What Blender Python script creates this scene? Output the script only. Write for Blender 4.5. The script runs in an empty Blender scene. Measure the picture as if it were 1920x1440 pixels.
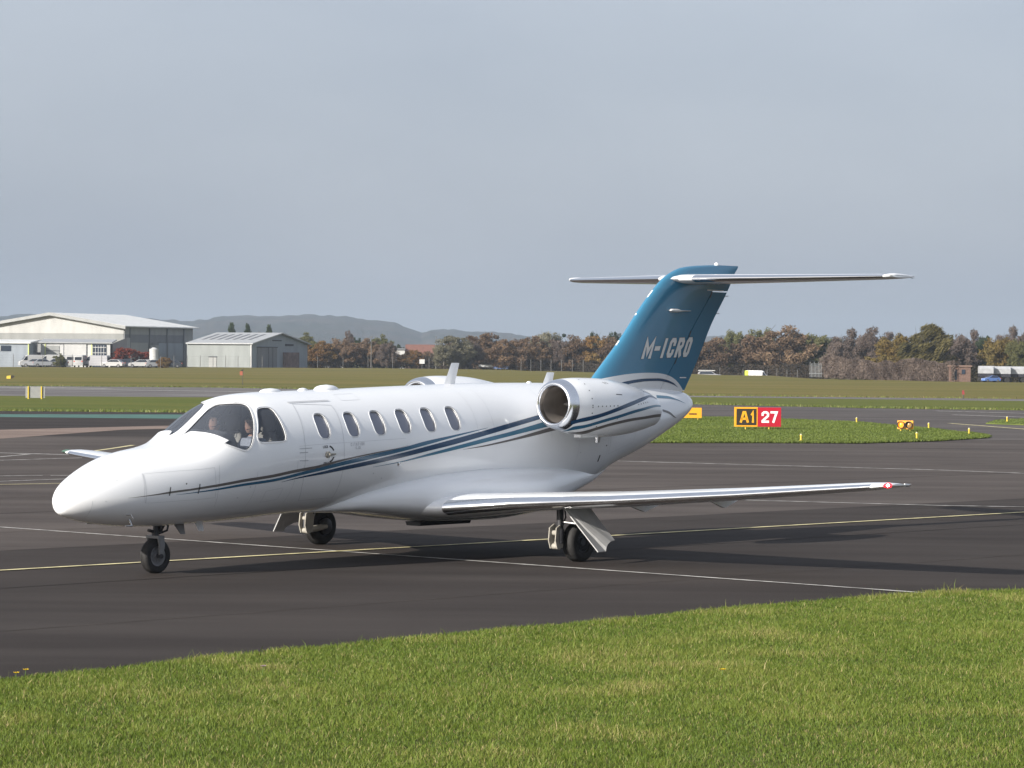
import bpy, bmesh, math, random
import numpy as np
from mathutils import Vector, Matrix
R = math.radians
rng = np.random.default_rng(7)
random.seed(7)
sc = bpy.context.scene
COL = sc.collection

# ------------------------------------------------------------------ camera
CAM_H = 2.784
F_PX = 5434.3
cam_d = bpy.data.cameras.new("camera")
cam = bpy.data.objects.new("camera", cam_d)
COL.objects.link(cam)
cam_d.sensor_width = 36.0
cam_d.lens = F_PX / 1920 * 36.0
cam_d.clip_start = 0.5
cam_d.clip_end = 30000
pit, rol = R(-0.568), R(0.488)
fw = Vector((0, math.cos(pit), math.sin(pit)))
rt = Vector((1, 0, 0))
up = Vector((0, -math.sin(pit), math.cos(pit)))
r2 = rt * math.cos(rol) + up * math.sin(rol)
u2 = -rt * math.sin(rol) + up * math.cos(rol)
M = Matrix(((r2.x, u2.x, -fw.x, 0), (r2.y, u2.y, -fw.y, 0), (r2.z, u2.z, -fw.z, CAM_H), (0, 0, 0, 1)))
cam.matrix_world = M
sc.camera = cam
sc.render.resolution_x, sc.render.resolution_y = 1024, 768

# ------------------------------------------------------------------ sky and sun
SUN = Vector((-0.7423, -0.6700, 0.4245)).normalized()
SUN_EL = math.asin(SUN.z)
wd = bpy.data.worlds.new("World")
sc.world = wd
wd.use_nodes = True
wt = wd.node_tree
wt.nodes.clear()
wo = wt.nodes.new("ShaderNodeOutputWorld")
bg = wt.nodes.new("ShaderNodeBackground")
sky = wt.nodes.new("ShaderNodeTexSky")
sky.sky_type = 'NISHITA'
sky.sun_disc = False
sky.sun_elevation = SUN_EL
sky.sun_rotation = math.atan2(SUN.x, SUN.y)
sky.air_density = 1.0
sky.dust_density = 4.0
sky.ozone_density = 1.0
hs = wt.nodes.new("ShaderNodeHueSaturation")
hs.inputs['Saturation'].default_value = 0.55
wt.links.new(sky.outputs[0], hs.inputs['Color'])
# thin even cloud veil over the whole sky, slightly streaky
tc = wt.nodes.new("ShaderNodeTexCoord")
mp = wt.nodes.new("ShaderNodeMapping")
mp.inputs['Scale'].default_value = (1.2, 1.2, 3.2)
wt.links.new(tc.outputs['Generated'], mp.inputs[0])
nz = wt.nodes.new("ShaderNodeTexNoise")
nz.inputs['Scale'].default_value = 4.2
nz.inputs['Detail'].default_value = 4
nz.inputs['Roughness'].default_value = 0.45
wt.links.new(mp.outputs[0], nz.inputs[0])
rp = wt.nodes.new("ShaderNodeValToRGB")
rp.color_ramp.elements[0].position = 0.3
rp.color_ramp.elements[1].position = 0.72
rp.color_ramp.elements[0].color = (2.42, 2.74, 3.42, 1)
rp.color_ramp.elements[1].color = (3.15, 3.45, 4.05, 1)
wt.links.new(nz.outputs[0], rp.inputs[0])
mx = wt.nodes.new("ShaderNodeMix")
mx.data_type = 'RGBA'
mx.inputs[0].default_value = 0.66
wt.links.new(hs.outputs[0], mx.inputs[6])
wt.links.new(rp.outputs[0], mx.inputs[7])
wt.links.new(mx.outputs[2], bg.inputs[0])
bg.inputs[1].default_value = 0.107
wt.links.new(bg.outputs[0], wo.inputs[0])

sun_d = bpy.data.lights.new("sun", 'SUN')
sun_d.energy = 4.6
sun_d.angle = R(0.7)
sun_d.color = (1.0, 0.945, 0.86)
sun = bpy.data.objects.new("sun", sun_d)
COL.objects.link(sun)
sun.rotation_euler = SUN.to_track_quat('Z', 'Y').to_euler()
sun.location = (-60, -50, 60)

sc.view_settings.view_transform = 'Standard'
sc.view_settings.look = 'None'
sc.view_settings.gamma = 1.0
sc.view_settings.exposure = 0.79
sc.view_settings.use_curve_mapping = False
sc.render.engine = 'CYCLES'
sc.cycles.volume_bounces = 1
sc.cycles.max_bounces = 8
sc.cycles.transparent_max_bounces = 24

# ------------------------------------------------------------------ helpers
def lerp(a, b, t):
    return a + (b - a) * t

def mesh(name, verts, faces, mats, parent=None, smooth=False, midx=None, recalc=True):
    me = bpy.data.meshes.new(name)
    me.from_pydata([tuple(map(float, v)) for v in verts], [], [tuple(f) for f in faces])
    if not isinstance(mats, (list, tuple)):
        mats = [mats]
    for m in mats:
        me.materials.append(m)
    if midx is not None:
        me.polygons.foreach_set('material_index', np.asarray(midx, dtype=np.int32))
    if recalc:
        bm = bmesh.new(); bm.from_mesh(me)
        bmesh.ops.recalc_face_normals(bm, faces=bm.faces)
        bm.to_mesh(me); bm.free()
    me.update()
    if smooth:
        me.shade_smooth()
        if smooth is not True:
            me.set_sharp_from_angle(angle=R(smooth))
    o = bpy.data.objects.new(name, me)
    COL.objects.link(o)
    if parent is not None:
        o.parent = parent
    return o

def empty(name, loc=(0, 0, 0), rz=0.0, parent=None):
    o = bpy.data.objects.new(name, None)
    COL.objects.link(o)
    o.location = loc
    o.rotation_euler = (0, 0, rz)
    o.empty_display_size = 0.3
    if parent is not None:
        o.parent = parent
    return o

def tag(o, label, cat, group=None):
    o['label'] = label; o['category'] = cat
    if group: o['group'] = group
    return o

def struct(o):
    o['kind'] = 'structure'; return o

class MB:
    """collects simple solids into one mesh"""
    def __init__(s): s.v = []; s.f = []; s.m = []; s.cm = 0
    def add(s, v, f):
        n = len(s.v); s.v += [tuple(a) for a in v]; s.f += [tuple(i + n for i in q) for q in f]; s.m += [s.cm] * len(f); return s
    def box(s, c, d, rz=0.0, ry=0.0):
        hx, hy, hz = d[0] / 2, d[1] / 2, d[2] / 2
        mt = Matrix.Translation(c) @ Matrix.Rotation(rz, 4, 'Z') @ Matrix.Rotation(ry, 4, 'Y')
        v = [mt @ Vector((x, y, z)) for x in (-hx, hx) for y in (-hy, hy) for z in (-hz, hz)]
        return s.add(v, [(0, 1, 3, 2), (4, 6, 7, 5), (0, 4, 5, 1), (2, 3, 7, 6), (0, 2, 6, 4), (1, 5, 7, 3)])
    def bbox(s, a, b):
        return s.box([(a[i] + b[i]) / 2 for i in range(3)], [abs(b[i] - a[i]) for i in range(3)])
    def tube(s, pts, rad, n=8, cap=True):
        pts = [Vector(p) for p in pts]
        if not isinstance(rad, (list, tuple)): rad = [rad] * len(pts)
        rings = []
        for i, p in enumerate(pts):
            t = (pts[min(i + 1, len(pts) - 1)] - pts[max(i - 1, 0)]).normalized()
            a = t.cross(Vector((0, 0, 1)) if abs(t.z) < .9 else Vector((1, 0, 0))).normalized(); b = t.cross(a)
            rings.append([p + (a * math.cos(2 * math.pi * k / n) + b * math.sin(2 * math.pi * k / n)) * rad[i] for k in range(n)])
        return s.loft(rings, cap)
    def loft(s, rings, cap=True, closed=True):
        n = len(rings[0]); v = [p for r in rings for p in r]; f = []
        for i in range(len(rings) - 1):
            for k in range(n if closed else n - 1):
                a = i * n + k; b = i * n + (k + 1) % n
                f.append((a, b, b + n, a + n))
        if cap:
            f.append(tuple(range(n))[::-1]); f.append(tuple(range((len(rings) - 1) * n, len(rings) * n)))
        return s.add(v, f)
    def prism(s, poly, off):
        off = Vector(off); a = [Vector(p) for p in poly]; b = [p + off for p in a]; n = len(a)
        return s.add(a + b, [tuple(range(n)), tuple(range(n, 2 * n))[::-1]] + [(k, (k + 1) % n, n + (k + 1) % n, n + k) for k in range(n)])
    def revolve(s, prof, c, axis, n=24, closed=False):
        """prof: (along axis, radius)"""
        ax = Vector(axis).normalized(); c = Vector(c)
        a = ax.cross(Vector((0, 0, 1)) if abs(ax.z) < .9 else Vector((1, 0, 0))).normalized(); b = ax.cross(a)
        rings = [[c + ax * h + (a * math.cos(2 * math.pi * k / n) + b * math.sin(2 * math.pi * k / n)) * r for k in range(n)] for h, r in prof]
        if closed: rings.append(rings[0])
        return s.loft(rings, cap=not closed)
    def build(s, name, mats, parent=None, smooth=False):
        return mesh(name, s.v, s.f, mats, parent, smooth, midx=s.m if isinstance(mats, (list, tuple)) else None)

def copy_tree(o, parent=None):
    c = o.copy(); COL.objects.link(c)
    if parent is not None: c.parent = parent
    for ch in o.children: copy_tree(ch, c)
    return c

# ------------------------------------------------------------------ materials
def mat(name, col, rough=0.5, metal=0.0, var=0.0, scale=5.0, bump=0.0, bscale=None, coat=0.0, emit=None, estr=0.0, spec=0.5, rand=0.0, vscale=None, col2=None, detail=4):
    m = bpy.data.materials.new(name); m.use_nodes = True
    t = m.node_tree; b = t.nodes['Principled BSDF']
    b.inputs['Roughness'].default_value = rough
    b.inputs['Metallic'].default_value = metal
    b.inputs['Coat Weight'].default_value = coat
    b.inputs['Coat Roughness'].default_value = 0.06
    b.inputs['Specular IOR Level'].default_value = spec
    c = (*col, 1)
    b.inputs['Base Color'].default_value = c
    out = None
    if var or col2 is not None or bump:
        tcn = t.nodes.new('ShaderNodeTexCoord')
        mpn = t.nodes.new('ShaderNodeMapping')
        if vscale: mpn.inputs['Scale'].default_value = vscale
        t.links.new(tcn.outputs['Object'], mpn.inputs[0])
    if var or col2 is not None:
        n = t.nodes.new('ShaderNodeTexNoise'); n.inputs['Scale'].default_value = scale; n.inputs['Detail'].default_value = detail
        t.links.new(mpn.outputs[0], n.inputs[0])
        r = t.nodes.new('ShaderNodeValToRGB')
        lo = tuple(x * (1 - var) for x in col); hi = tuple(min(1, x * (1 + var)) for x in (col2 if col2 is not None else col))
        r.color_ramp.elements[0].position = .32; r.color_ramp.elements[1].position = .68
        r.color_ramp.elements[0].color = (*lo, 1); r.color_ramp.elements[1].color = (*hi, 1)
        t.links.new(n.outputs[0], r.inputs[0]); out = r.outputs[0]
    if rand:
        oi = t.nodes.new('ShaderNodeObjectInfo'); h = t.nodes.new('ShaderNodeHueSaturation')
        mr = t.nodes.new('ShaderNodeMapRange'); mr.inputs[3].default_value = 1 - rand; mr.inputs[4].default_value = 1 + rand
        t.links.new(oi.outputs['Random'], mr.inputs[0]); t.links.new(mr.outputs[0], h.inputs['Value'])
        if out is None: h.inputs['Color'].default_value = c
        else: t.links.new(out, h.inputs['Color'])
        out = h.outputs[0]
    if out is not None: t.links.new(out, b.inputs['Base Color'])
    if bump:
        n2 = t.nodes.new('ShaderNodeTexNoise'); n2.inputs['Scale'].default_value = bscale or scale; n2.inputs['Detail'].default_value = 3
        t.links.new(mpn.outputs[0], n2.inputs[0])
        bp = t.nodes.new('ShaderNodeBump'); bp.inputs['Strength'].default_value = bump; bp.inputs['Distance'].default_value = 0.02
        t.links.new(n2.outputs[0], bp.inputs['Height']); t.links.new(bp.outputs[0], b.inputs['Normal'])
    if emit:
        b.inputs['Emission Color'].default_value = (*emit, 1); b.inputs['Emission Strength'].default_value = estr
    return m

def glass_mat(name, tint, refl_rough=0.02, opaque=0.0, body=(0.1, 0.12, 0.16)):
    """thin pane: tinted see-through plus Fresnel reflection"""
    m = bpy.data.materials.new(name); m.use_nodes = True; t = m.node_tree; t.nodes.clear()
    o = t.nodes.new('ShaderNodeOutputMaterial'); tr = t.nodes.new('ShaderNodeBsdfTransparent'); tr.inputs[0].default_value = (*tint, 1)
    gl = t.nodes.new('ShaderNodeBsdfGlossy'); gl.inputs['Roughness'].default_value = refl_rough
    df = t.nodes.new('ShaderNodeBsdfDiffuse'); df.inputs[0].default_value = (*body, 1)
    m1 = t.nodes.new('ShaderNodeMixShader'); m1.inputs[0].default_value = opaque
    t.links.new(tr.outputs[0], m1.inputs[1]); t.links.new(df.outputs[0], m1.inputs[2])
    fr = t.nodes.new('ShaderNodeFresnel'); fr.inputs[0].default_value = 1.5
    m2 = t.nodes.new('ShaderNodeMixShader')
    t.links.new(fr.outputs[0], m2.inputs[0]); t.links.new(m1.outputs[0], m2.inputs[1]); t.links.new(gl.outputs[0], m2.inputs[2])
    t.links.new(m2.outputs[0], o.inputs[0]); return m

WHITE = mat('white_gloss_paint', (0.86, 0.87, 0.885), 0.22, coat=0.7, var=0.02, scale=1.2)
WHITE2 = mat('white_satin_paint', (0.76, 0.76, 0.75), 0.4)
CHROME = mat('polished_aluminium', (0.82, 0.83, 0.85), 0.2, 1.0, var=0.03, scale=6)
POLISH = mat('mirror_polished_edge', (0.80, 0.81, 0.83), 0.07, 1.0)
NAVY = mat('navy_stripe_paint', (0.016, 0.055, 0.12), 0.25, coat=0.5)
BLUE = mat('blue_stripe_paint', (0.034, 0.125, 0.215), 0.25, coat=0.5)
TEAL = mat('teal_stripe_paint', (0.055, 0.17, 0.26), 0.25, coat=0.5)
GREYS = mat('grey_stripe_paint', (0.13, 0.12, 0.115), 0.3, coat=0.4)
SEAL = mat('black_rubber_seal', (0.018, 0.018, 0.02), 0.5)
SEAM = mat('panel_seam', (0.46, 0.47, 0.49), 0.6)
RUBBER = mat('tyre_rubber', (0.017, 0.016, 0.016), 0.75, var=0.25, scale=30, bump=0.2)
RIM = mat('wheel_rim_grey', (0.20, 0.20, 0.205), 0.45, 0.3, var=0.1, scale=20)
GEAR = mat('landing_gear_beige', (0.33, 0.31, 0.27), 0.4, var=0.12, scale=14)
DARKM = mat('dark_metal', (0.05, 0.05, 0.055), 0.45, 0.4, var=0.2, scale=14)
STEEL = mat('bare_steel', (0.5, 0.5, 0.5), 0.3, 0.9)
INTER = mat('cockpit_lining', (0.10, 0.10, 0.105), 0.8, var=0.2, scale=6)
CABIN = mat('cabin_lining', (0.45, 0.45, 0.47), 0.8)
DUCT = mat('inlet_duct_grey', (0.26, 0.235, 0.215), 0.4, 0.3, var=0.15, scale=5)
GLASS_C = glass_mat('cockpit_glass', (0.68, 0.71, 0.75), opaque=0.15, body=(0.33, 0.37, 0.45))  # pale blue body colour stands in for the sky reflected in the panes
GLASS_W = glass_mat('cabin_window_glass', (0.55, 0.60, 0.68), opaque=0.7, body=(0.33, 0.35, 0.43))
LEATHER = mat('cream_leather', (0.42, 0.38, 0.32), 0.6)
# ------------------------------------------------------------------ ground
FENCE_X = [-400, -150, -88.9, -62.8, -40.8, -30, -2, 13, 29.6, 39.5, 45.4, 49.6, 61.2, 90, 200, 500]
FENCE_Y = [470, 490, 503, 545, 555, 575, 559, 510, 473, 448, 412, 372, 352, 350, 350, 350]
def crest(x): return np.interp(x, FENCE_X, FENCE_Y)
def dip(x): return np.interp(x, [-30, 25], [0.5, 1.5])
def gz(x, y):
    t = np.clip((y - crest(x)) / 70.0, 0, 1)
    return -dip(x) * t * t * (3 - 2 * t)

def grass_mat(name, cols, scale, stretch=(1, 1, 1), bump=0.4, bscale=8.0, streak=None):
    m = bpy.data.materials.new(name); m.use_nodes = True; t = m.node_tree; b = t.nodes['Principled BSDF']
    b.inputs['Roughness'].default_value = 0.9; b.inputs['Specular IOR Level'].default_value = 0.15
    tcn = t.nodes.new('ShaderNodeTexCoord'); mp_ = t.nodes.new('ShaderNodeMapping'); mp_.inputs['Scale'].default_value = stretch
    t.links.new(tcn.outputs['Object'], mp_.inputs[0])
    n = t.nodes.new('ShaderNodeTexNoise'); n.inputs['Scale'].default_value = scale; n.inputs['Detail'].default_value = 6; n.inputs['Roughness'].default_value = .6
    t.links.new(mp_.outputs[0], n.inputs[0])
    r = t.nodes.new('ShaderNodeValToRGB'); e = r.color_ramp.elements
    e[0].position = .3; e[0].color = (*cols[0], 1); e[1].position = .7; e[1].color = (*cols[-1], 1)
    if len(cols) == 3:
        k = e.new(.5); k.color = (*cols[1], 1)
    t.links.new(n.outputs[0], r.inputs[0])
    n3 = t.nodes.new('ShaderNodeTexNoise'); n3.inputs['Scale'].default_value = 2.2; n3.inputs['Detail'].default_value = 8
    t.links.new(tcn.outputs['Object'], n3.inputs[0])
    mr = t.nodes.new('ShaderNodeMapRange'); mr.inputs[3].default_value = .72; mr.inputs[4].default_value = 1.28
    t.links.new(n3.outputs[0], mr.inputs[0])
    h = t.nodes.new('ShaderNodeHueSaturation'); t.links.new(r.outputs[0], h.inputs['Color']); t.links.new(mr.outputs[0], h.inputs['Value'])
    t.links.new(h.outputs[0], b.inputs['Base Color'])
    n2 = t.nodes.new('ShaderNodeTexNoise'); n2.inputs['Scale'].default_value = bscale; n2.inputs['Detail'].default_value = 4
    t.links.new(tcn.outputs['Object'], n2.inputs[0])
    bp = t.nodes.new('ShaderNodeBump'); bp.inputs['Strength'].default_value = bump; bp.inputs['Distance'].default_value = .06
    t.links.new(n2.outputs[0], bp.inputs['Height']); t.links.new(bp.outputs[0], b.inputs['Normal'])
    return m

FIELD = grass_mat('airfield_grass', [(0.085, 0.092, 0.015), (0.130, 0.113, 0.024), (0.180, 0.134, 0.042)], 0.05, (0.35, 1.5, 1), 0.5, 3.0)
STRIP = grass_mat('mown_strip_grass', [(0.072, 0.096, 0.011), (0.118, 0.120, 0.019)], 0.16, (0.5, 1.3, 1), 0.5, 4.0)
SOIL = grass_mat('turf_soil', [(0.070, 0.085, 0.020), (0.115, 0.112, 0.036)], 1.2, (1, 1, 1), 0.5, 14.0)

xs = np.unique(np.concatenate([np.linspace(-7000, -300, 24), np.linspace(-300, 300, 61), np.linspace(300, 7000, 24)]))
ys = np.unique(np.concatenate([np.linspace(-300, 340, 9), np.linspace(340, 680, 60), np.linspace(680, 9000, 30)]))
gxx, gyy = np.meshgrid(xs, ys)
gv = np.stack([gxx, gyy, gz(gxx, gyy) - 0.012], -1).reshape(-1, 3)
nx = len(xs)
gf = [(j * nx + i, j * nx + i + 1, (j + 1) * nx + i + 1, (j + 1) * nx + i) for j in range(len(ys) - 1) for i in range(nx - 1)]
struct(mesh('ground', gv, gf, FIELD, smooth=True))

def sheet(name, poly, z, m, parent=None):
    o = mesh(name, [(x, y, z) for x, y in poly], [tuple(range(len(poly)))], m, parent)
    if parent is None: struct(o)
    return o

def asphalt(name, c1, c2, scale=0.35):
    m = bpy.data.materials.new(name); m.use_nodes = True; t = m.node_tree; b = t.nodes['Principled BSDF']
    b.inputs['Specular IOR Level'].default_value = 0.10
    tcn = t.nodes.new('ShaderNodeTexCoord')
    mp_ = t.nodes.new('ShaderNodeMapping'); mp_.inputs['Rotation'].default_value = (0, 0, R(42)); mp_.inputs['Scale'].default_value = (0.18, 1.5, 1)
    t.links.new(tcn.outputs['Object'], mp_.inputs[0])
    n = t.nodes.new('ShaderNodeTexNoise'); n.inputs['Scale'].default_value = scale; n.inputs['Detail'].default_value = 7; n.inputs['Roughness'].default_value = .62
    t.links.new(mp_.outputs[0], n.inputs[0])
    r = t.nodes.new('ShaderNodeValToRGB'); r.color_ramp.elements[0].position = .38; r.color_ramp.elements[1].position = .64
    r.color_ramp.elements[0].color = (*c1, 1); r.color_ramp.elements[1].color = (*c2, 1); t.links.new(n.outputs[0], r.inputs[0])
    # aggregate speckle
    g = t.nodes.new('ShaderNodeTexNoise'); g.inputs['Scale'].default_value = 60; g.inputs['Detail'].default_value = 3; g.inputs['Roughness'].default_value = .8
    t.links.new(tcn.outputs['Object'], g.inputs[0])
    mr = t.nodes.new('ShaderNodeMapRange'); mr.inputs[1].default_value = .3; mr.inputs[2].default_value = .7; mr.inputs[3].default_value = .66; mr.inputs[4].default_value = 1.36
    t.links.new(g.outputs[0], mr.inputs[0])
    # broad stains
    s = t.nodes.new('ShaderNodeTexNoise'); s.inputs['Scale'].default_value = .22; s.inputs['Detail'].default_value = 5
    t.links.new(tcn.outputs['Object'], s.inputs[0])
    ms = t.nodes.new('ShaderNodeMapRange'); ms.inputs[1].default_value = .3; ms.inputs[2].default_value = .7; ms.inputs[3].default_value = .86; ms.inputs[4].default_value = 1.12
    t.links.new(s.outputs[0], ms.inputs[0])
    mm = t.nodes.new('ShaderNodeMath'); mm.operation = 'MULTIPLY'; t.links.new(mr.outputs[0], mm.inputs[0]); t.links.new(ms.outputs[0], mm.inputs[1])
    h = t.nodes.new('ShaderNodeHueSaturation'); t.links.new(r.outputs[0], h.inputs['Color']); t.links.new(mm.outputs[0], h.inputs['Value'])
    t.links.new(h.outputs[0], b.inputs['Base Color'])
    b.inputs['Roughness'].default_value = .85
    bp = t.nodes.new('ShaderNodeBump'); bp.inputs['Strength'].default_value = .5; bp.inputs['Distance'].default_value = .006
    t.links.new(g.outputs[0], bp.inputs['Height']); t.links.new(bp.outputs[0], b.inputs['Normal'])
    return m
ASPH = asphalt('apron_asphalt', (0.0345, 0.0287, 0.0262), (0.052, 0.0445, 0.0405))
ASPH2 = asphalt('taxiway_asphalt', (0.076, 0.067, 0.063), (0.110, 0.098, 0.093), .25)
RUNW = asphalt('runway_asphalt', (0.11, 0.10, 0.098), (0.19, 0.18, 0.175), .2)  # base colour lightened to paint in a wet-looking reflection
CONC = asphalt('worn_concrete', (0.17, 0.125, 0.105), (0.25, 0.195, 0.165), .3)

apron = sheet('apron', [(-120, 5), (120, 5), (120, 60), (60, 110), (40, 150), (32, 157), (19.5, 162), (10.4, 170), (-4, 160), (-8, 134.4), (-120, 134.4)], 0.0, ASPH)
taxi = sheet('taxiway', [(0.5, 96), (4.4, 96), (17.2, 100), (22, 98), (60, 84), (120, 62), (120, 156), (32, 156.6), (19.5, 161.6), (10.4, 169.6), (2, 165), (0.5, 134)], 0.004, ASPH2)
runway = sheet('runway', [(-200, 236), (-40.8, 230.8), (-24, 232), (13, 207.5), (36.3, 205), (200, 196), (200, 186), (34.4, 195), (12.5, 200.5), (-18.6, 181), (-31.8, 180), (-200, 172)], 0.0, RUNW)
sheet('mown_strip', [(-200, 134.4), (-8, 134.4), (-4, 160), (10.4, 170), (19.5, 162.4), (32, 157.5), (120, 150.5), (200, 150), (200, 186), (34.4, 195), (12.5, 200.5), (-18.6, 181), (-31.8, 180), (-200, 172)], -0.004, STRIP)
ASPHB = asphalt('pale_asphalt', (0.066, 0.0555, 0.0505), (0.097, 0.083, 0.0755))  # lighter asphalt tone for the far part of the apron
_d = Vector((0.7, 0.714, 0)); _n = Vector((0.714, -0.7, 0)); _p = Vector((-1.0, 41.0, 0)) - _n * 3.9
sheet('pale_apron_sheet', [(q.x, q.y) for q in (_p - _d * 75, _p + _d * 72, _p + _d * 72 - _n * 20, Vector((2, 95.5, 0)), Vector((-40, 95, 0)), Vector((-80, 60, 0)))], 0.002, ASPHB, apron)
GREEN = mat('green_painted_strip', (0.045, 0.125, 0.10), 0.8, var=0.25, scale=.6)
sheet('painted_edge_strip', [(-60, 125.2), (-22.5, 127.4), (-10, 131.6), (-10, 121.5), (-21.5, 122), (-60, 121)], 0.004, GREEN, apron)
sheet('concrete_lane', [(-60, 96), (-18.0, 102.2), (-13.3, 109.6), (-8, 115), (-8, 112.4), (-13.9, 103.6), (-16.2, 91.9), (-40, 70)], 0.004, CONC, apron)

WPAINT = mat('worn_white_marking', (0.40, 0.39, 0.37), 0.85, var=0.5, scale=3.5, spec=.15)
YPAINT = mat('worn_yellow_marking', (0.56, 0.50, 0.27), 0.8, var=0.35, scale=3)
def line(pts, w, m, z=0.008, parent=apron, name='marking_line'):
    pts = [Vector((x, y, 0)) for x, y in pts]; L = []; Rr = []
    for i, p in enumerate(pts):
        d = (pts[min(i + 1, len(pts) - 1)] - pts[max(i - 1, 0)]).normalized(); nrm = Vector((-d.y, d.x, 0)) * w / 2
        L.append(p + nrm); Rr.append(p - nrm)
    v = [(p.x, p.y, z) for p in L + Rr]; n = len(pts)
    return mesh(name, v, [(i, i + 1, n + i + 1, n + i) for i in range(n - 1)], m, parent)
def fit_line(pts, ext0=0, ext1=0, k=12):
    a = np.array(pts); c = a.mean(0); d = np.linalg.svd(a - c)[2][0]; s = (a - c) @ d
    if d[0] < 0: d = -d; s = -s
    return [tuple(c + d * q) for q in np.linspace(s.min() - ext0, s.max() + ext1, k)]
line(fit_line([(-8.01, 45.41), (-3.04, 41.52), (-0.82, 39.71), (1.06, 37.75), (3.18, 35.77), (4.74, 34.4)], 12, 0.2), 0.085, WPAINT, 0.008)
line(fit_line([(-6.48, 36.79), (-4.71, 38.32), (-2.24, 40.94), (0.67, 43.81), (4.2, 47.3), (9.38, 52.94)], 8, 10), 0.11, YPAINT, 0.012)
line([(2.0, 77.7), (2.9, 76.74), (10.69, 72.47), (12.53, 70.8), (20, 66)], 0.16, WPAINT)
line([(4.52, 56.4), (8.11, 54.93), (9.68, 54.67), (14, 53.6)], 0.12, WPAINT)
for k, (pts, w) in enumerate([([(-22, 82.6), (-13.93, 78.93), (-11.2, 77.7)], .22), ([(-14.6, 71), (-13.41, 76.0), (-12.98, 78.28)], .12), ([(-16, 69.8), (-12.99, 73.59), (-10.9, 76.2)], .12),
          ([(-20, 60), (-11.35, 64.35), (-10.49, 64.82)], .13), ([(-10.31, 64.85), (-9.0, 65.2)], .13), ([(-14, 58.5), (-10.89, 61.73), (-9.3, 63.6)], .1)]):
    line(pts, w, WPAINT)
line([(-15, 57.6), (-10.63, 60.25), (-8.9, 61.4)], .1, YPAINT)
line([(-11.9, 78.6), (-11.52, 82.98), (-11.29, 86.48)], .16, YPAINT)
line([(18.9, 125.16), (20.47, 115.77), (23, 104)], .22, YPAINT, 0.012, taxi)
line([(22.59, 154.68), (25.41, 151.16), (34, 141)], .5, WPAINT, 0.012, taxi)
line([(21.98, 144.34), (24.68, 139.59), (31, 129)], .4, WPAINT, 0.012, taxi)
line([(-60, 219), (-37.6, 216.5), (-21.46, 208.27), (-6, 204)], 1.0, WPAINT, 0.012, runway)
line([(-70, 226), (-39.3, 223), (-30.5, 219.5)], 2.0, WPAINT, 0.012, runway)
# ---- grass island between apron and taxiway
ISL = [(-2, 128), (1, 129.8), (7.82, 132.5), (10.3, 132.5), (12.13, 129.8), (15.0, 124.7), (16.6, 114.5), (17.03, 108.4), (17.13, 104.8), (16.96, 103.4), (16.67, 102.0), (14.14, 97.5), (11.36, 94.4), (7.85, 93.9), (4.4, 93.0), (0.7, 91.4), (-2, 92)]
ISLG = grass_mat('island_turf', [(0.075, 0.110, 0.020), (0.120, 0.140, 0.034)], .5, (1, 1, 1), .5, 9)
mb = MB(); mb.prism([(x, y, -0.002) for x, y in ISL], (0, 0, 0.05))
struct(mb.build('grass_island', ISLG))
PATR = [(20.4, 124.7), (22.0, 131.4), (24.2, 135.6), (40, 150), (40, 112), (21.9, 122.4)]
mb = MB(); mb.prism([(x, y, -0.002) for x, y in PATR], (0, 0, 0.05))
struct(mb.build('grass_verge', ISLG))

# ---- foreground turf, with real blades
EDGE = [(-40, 1.5), (-12, 17.0), (-4.52, 24.16), (-4.29, 24.37), (-3.51, 25.19), (-2.65, 26.39), (-1.79, 27.3), (-0.92, 28.31), (0.02, 29.35), (1.14, 30.42), (2.37, 31.83), (3.69, 33.16), (5.07, 34.29), (6.16, 34.72), (9, 35.4), (14, 35.7), (40, 36.4)]
EX, EY = zip(*EDGE)
mb = MB(); mb.prism([(x, y, -0.003) for x, y in EDGE + [(40, -30), (-40, -30)]], (0, 0, 0.02))
struct(mb.build('lawn', SOIL))

def blade_mat(name, cols, dry, trans=0.35):
    m = bpy.data.materials.new(name); m.use_nodes = True; t = m.node_tree; b = t.nodes['Principled BSDF']
    b.inputs['Roughness'].default_value = .55; b.inputs['Specular IOR Level'].default_value = .3
    a = t.nodes.new('ShaderNodeAttribute'); a.attribute_name = 'tone'
    r = t.nodes.new('ShaderNodeValToRGB'); e = r.color_ramp.elements
    e[0].position = 0; e[0].color = (*cols[0], 1); e[1].position = 1; e[1].color = (*dry, 1)
    k = e.new(.45); k.color = (*cols[1], 1); k = e.new(.75); k.color = (*cols[2], 1)
    t.links.new(a.outputs['Fac'], r.inputs[0]); t.links.new(r.outputs[0], b.inputs['Base Color'])
    tr = t.nodes.new('ShaderNodeBsdfTranslucent'); t.links.new(r.outputs[0], tr.inputs[0])
    ms = t.nodes.new('ShaderNodeMixShader'); ms.inputs[0].default_value = trans
    t.links.new(b.outputs[0], ms.inputs[1]); t.links.new(tr.outputs[0], ms.inputs[2])
    t.links.new(ms.outputs[0], t.nodes['Material Output'].inputs[0]); return m
TURF = blade_mat('grass_blades', [(0.088, 0.142, 0.017), (0.164, 0.216, 0.032), (0.245, 0.258, 0.063)], (0.43, 0.34, 0.17))

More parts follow.
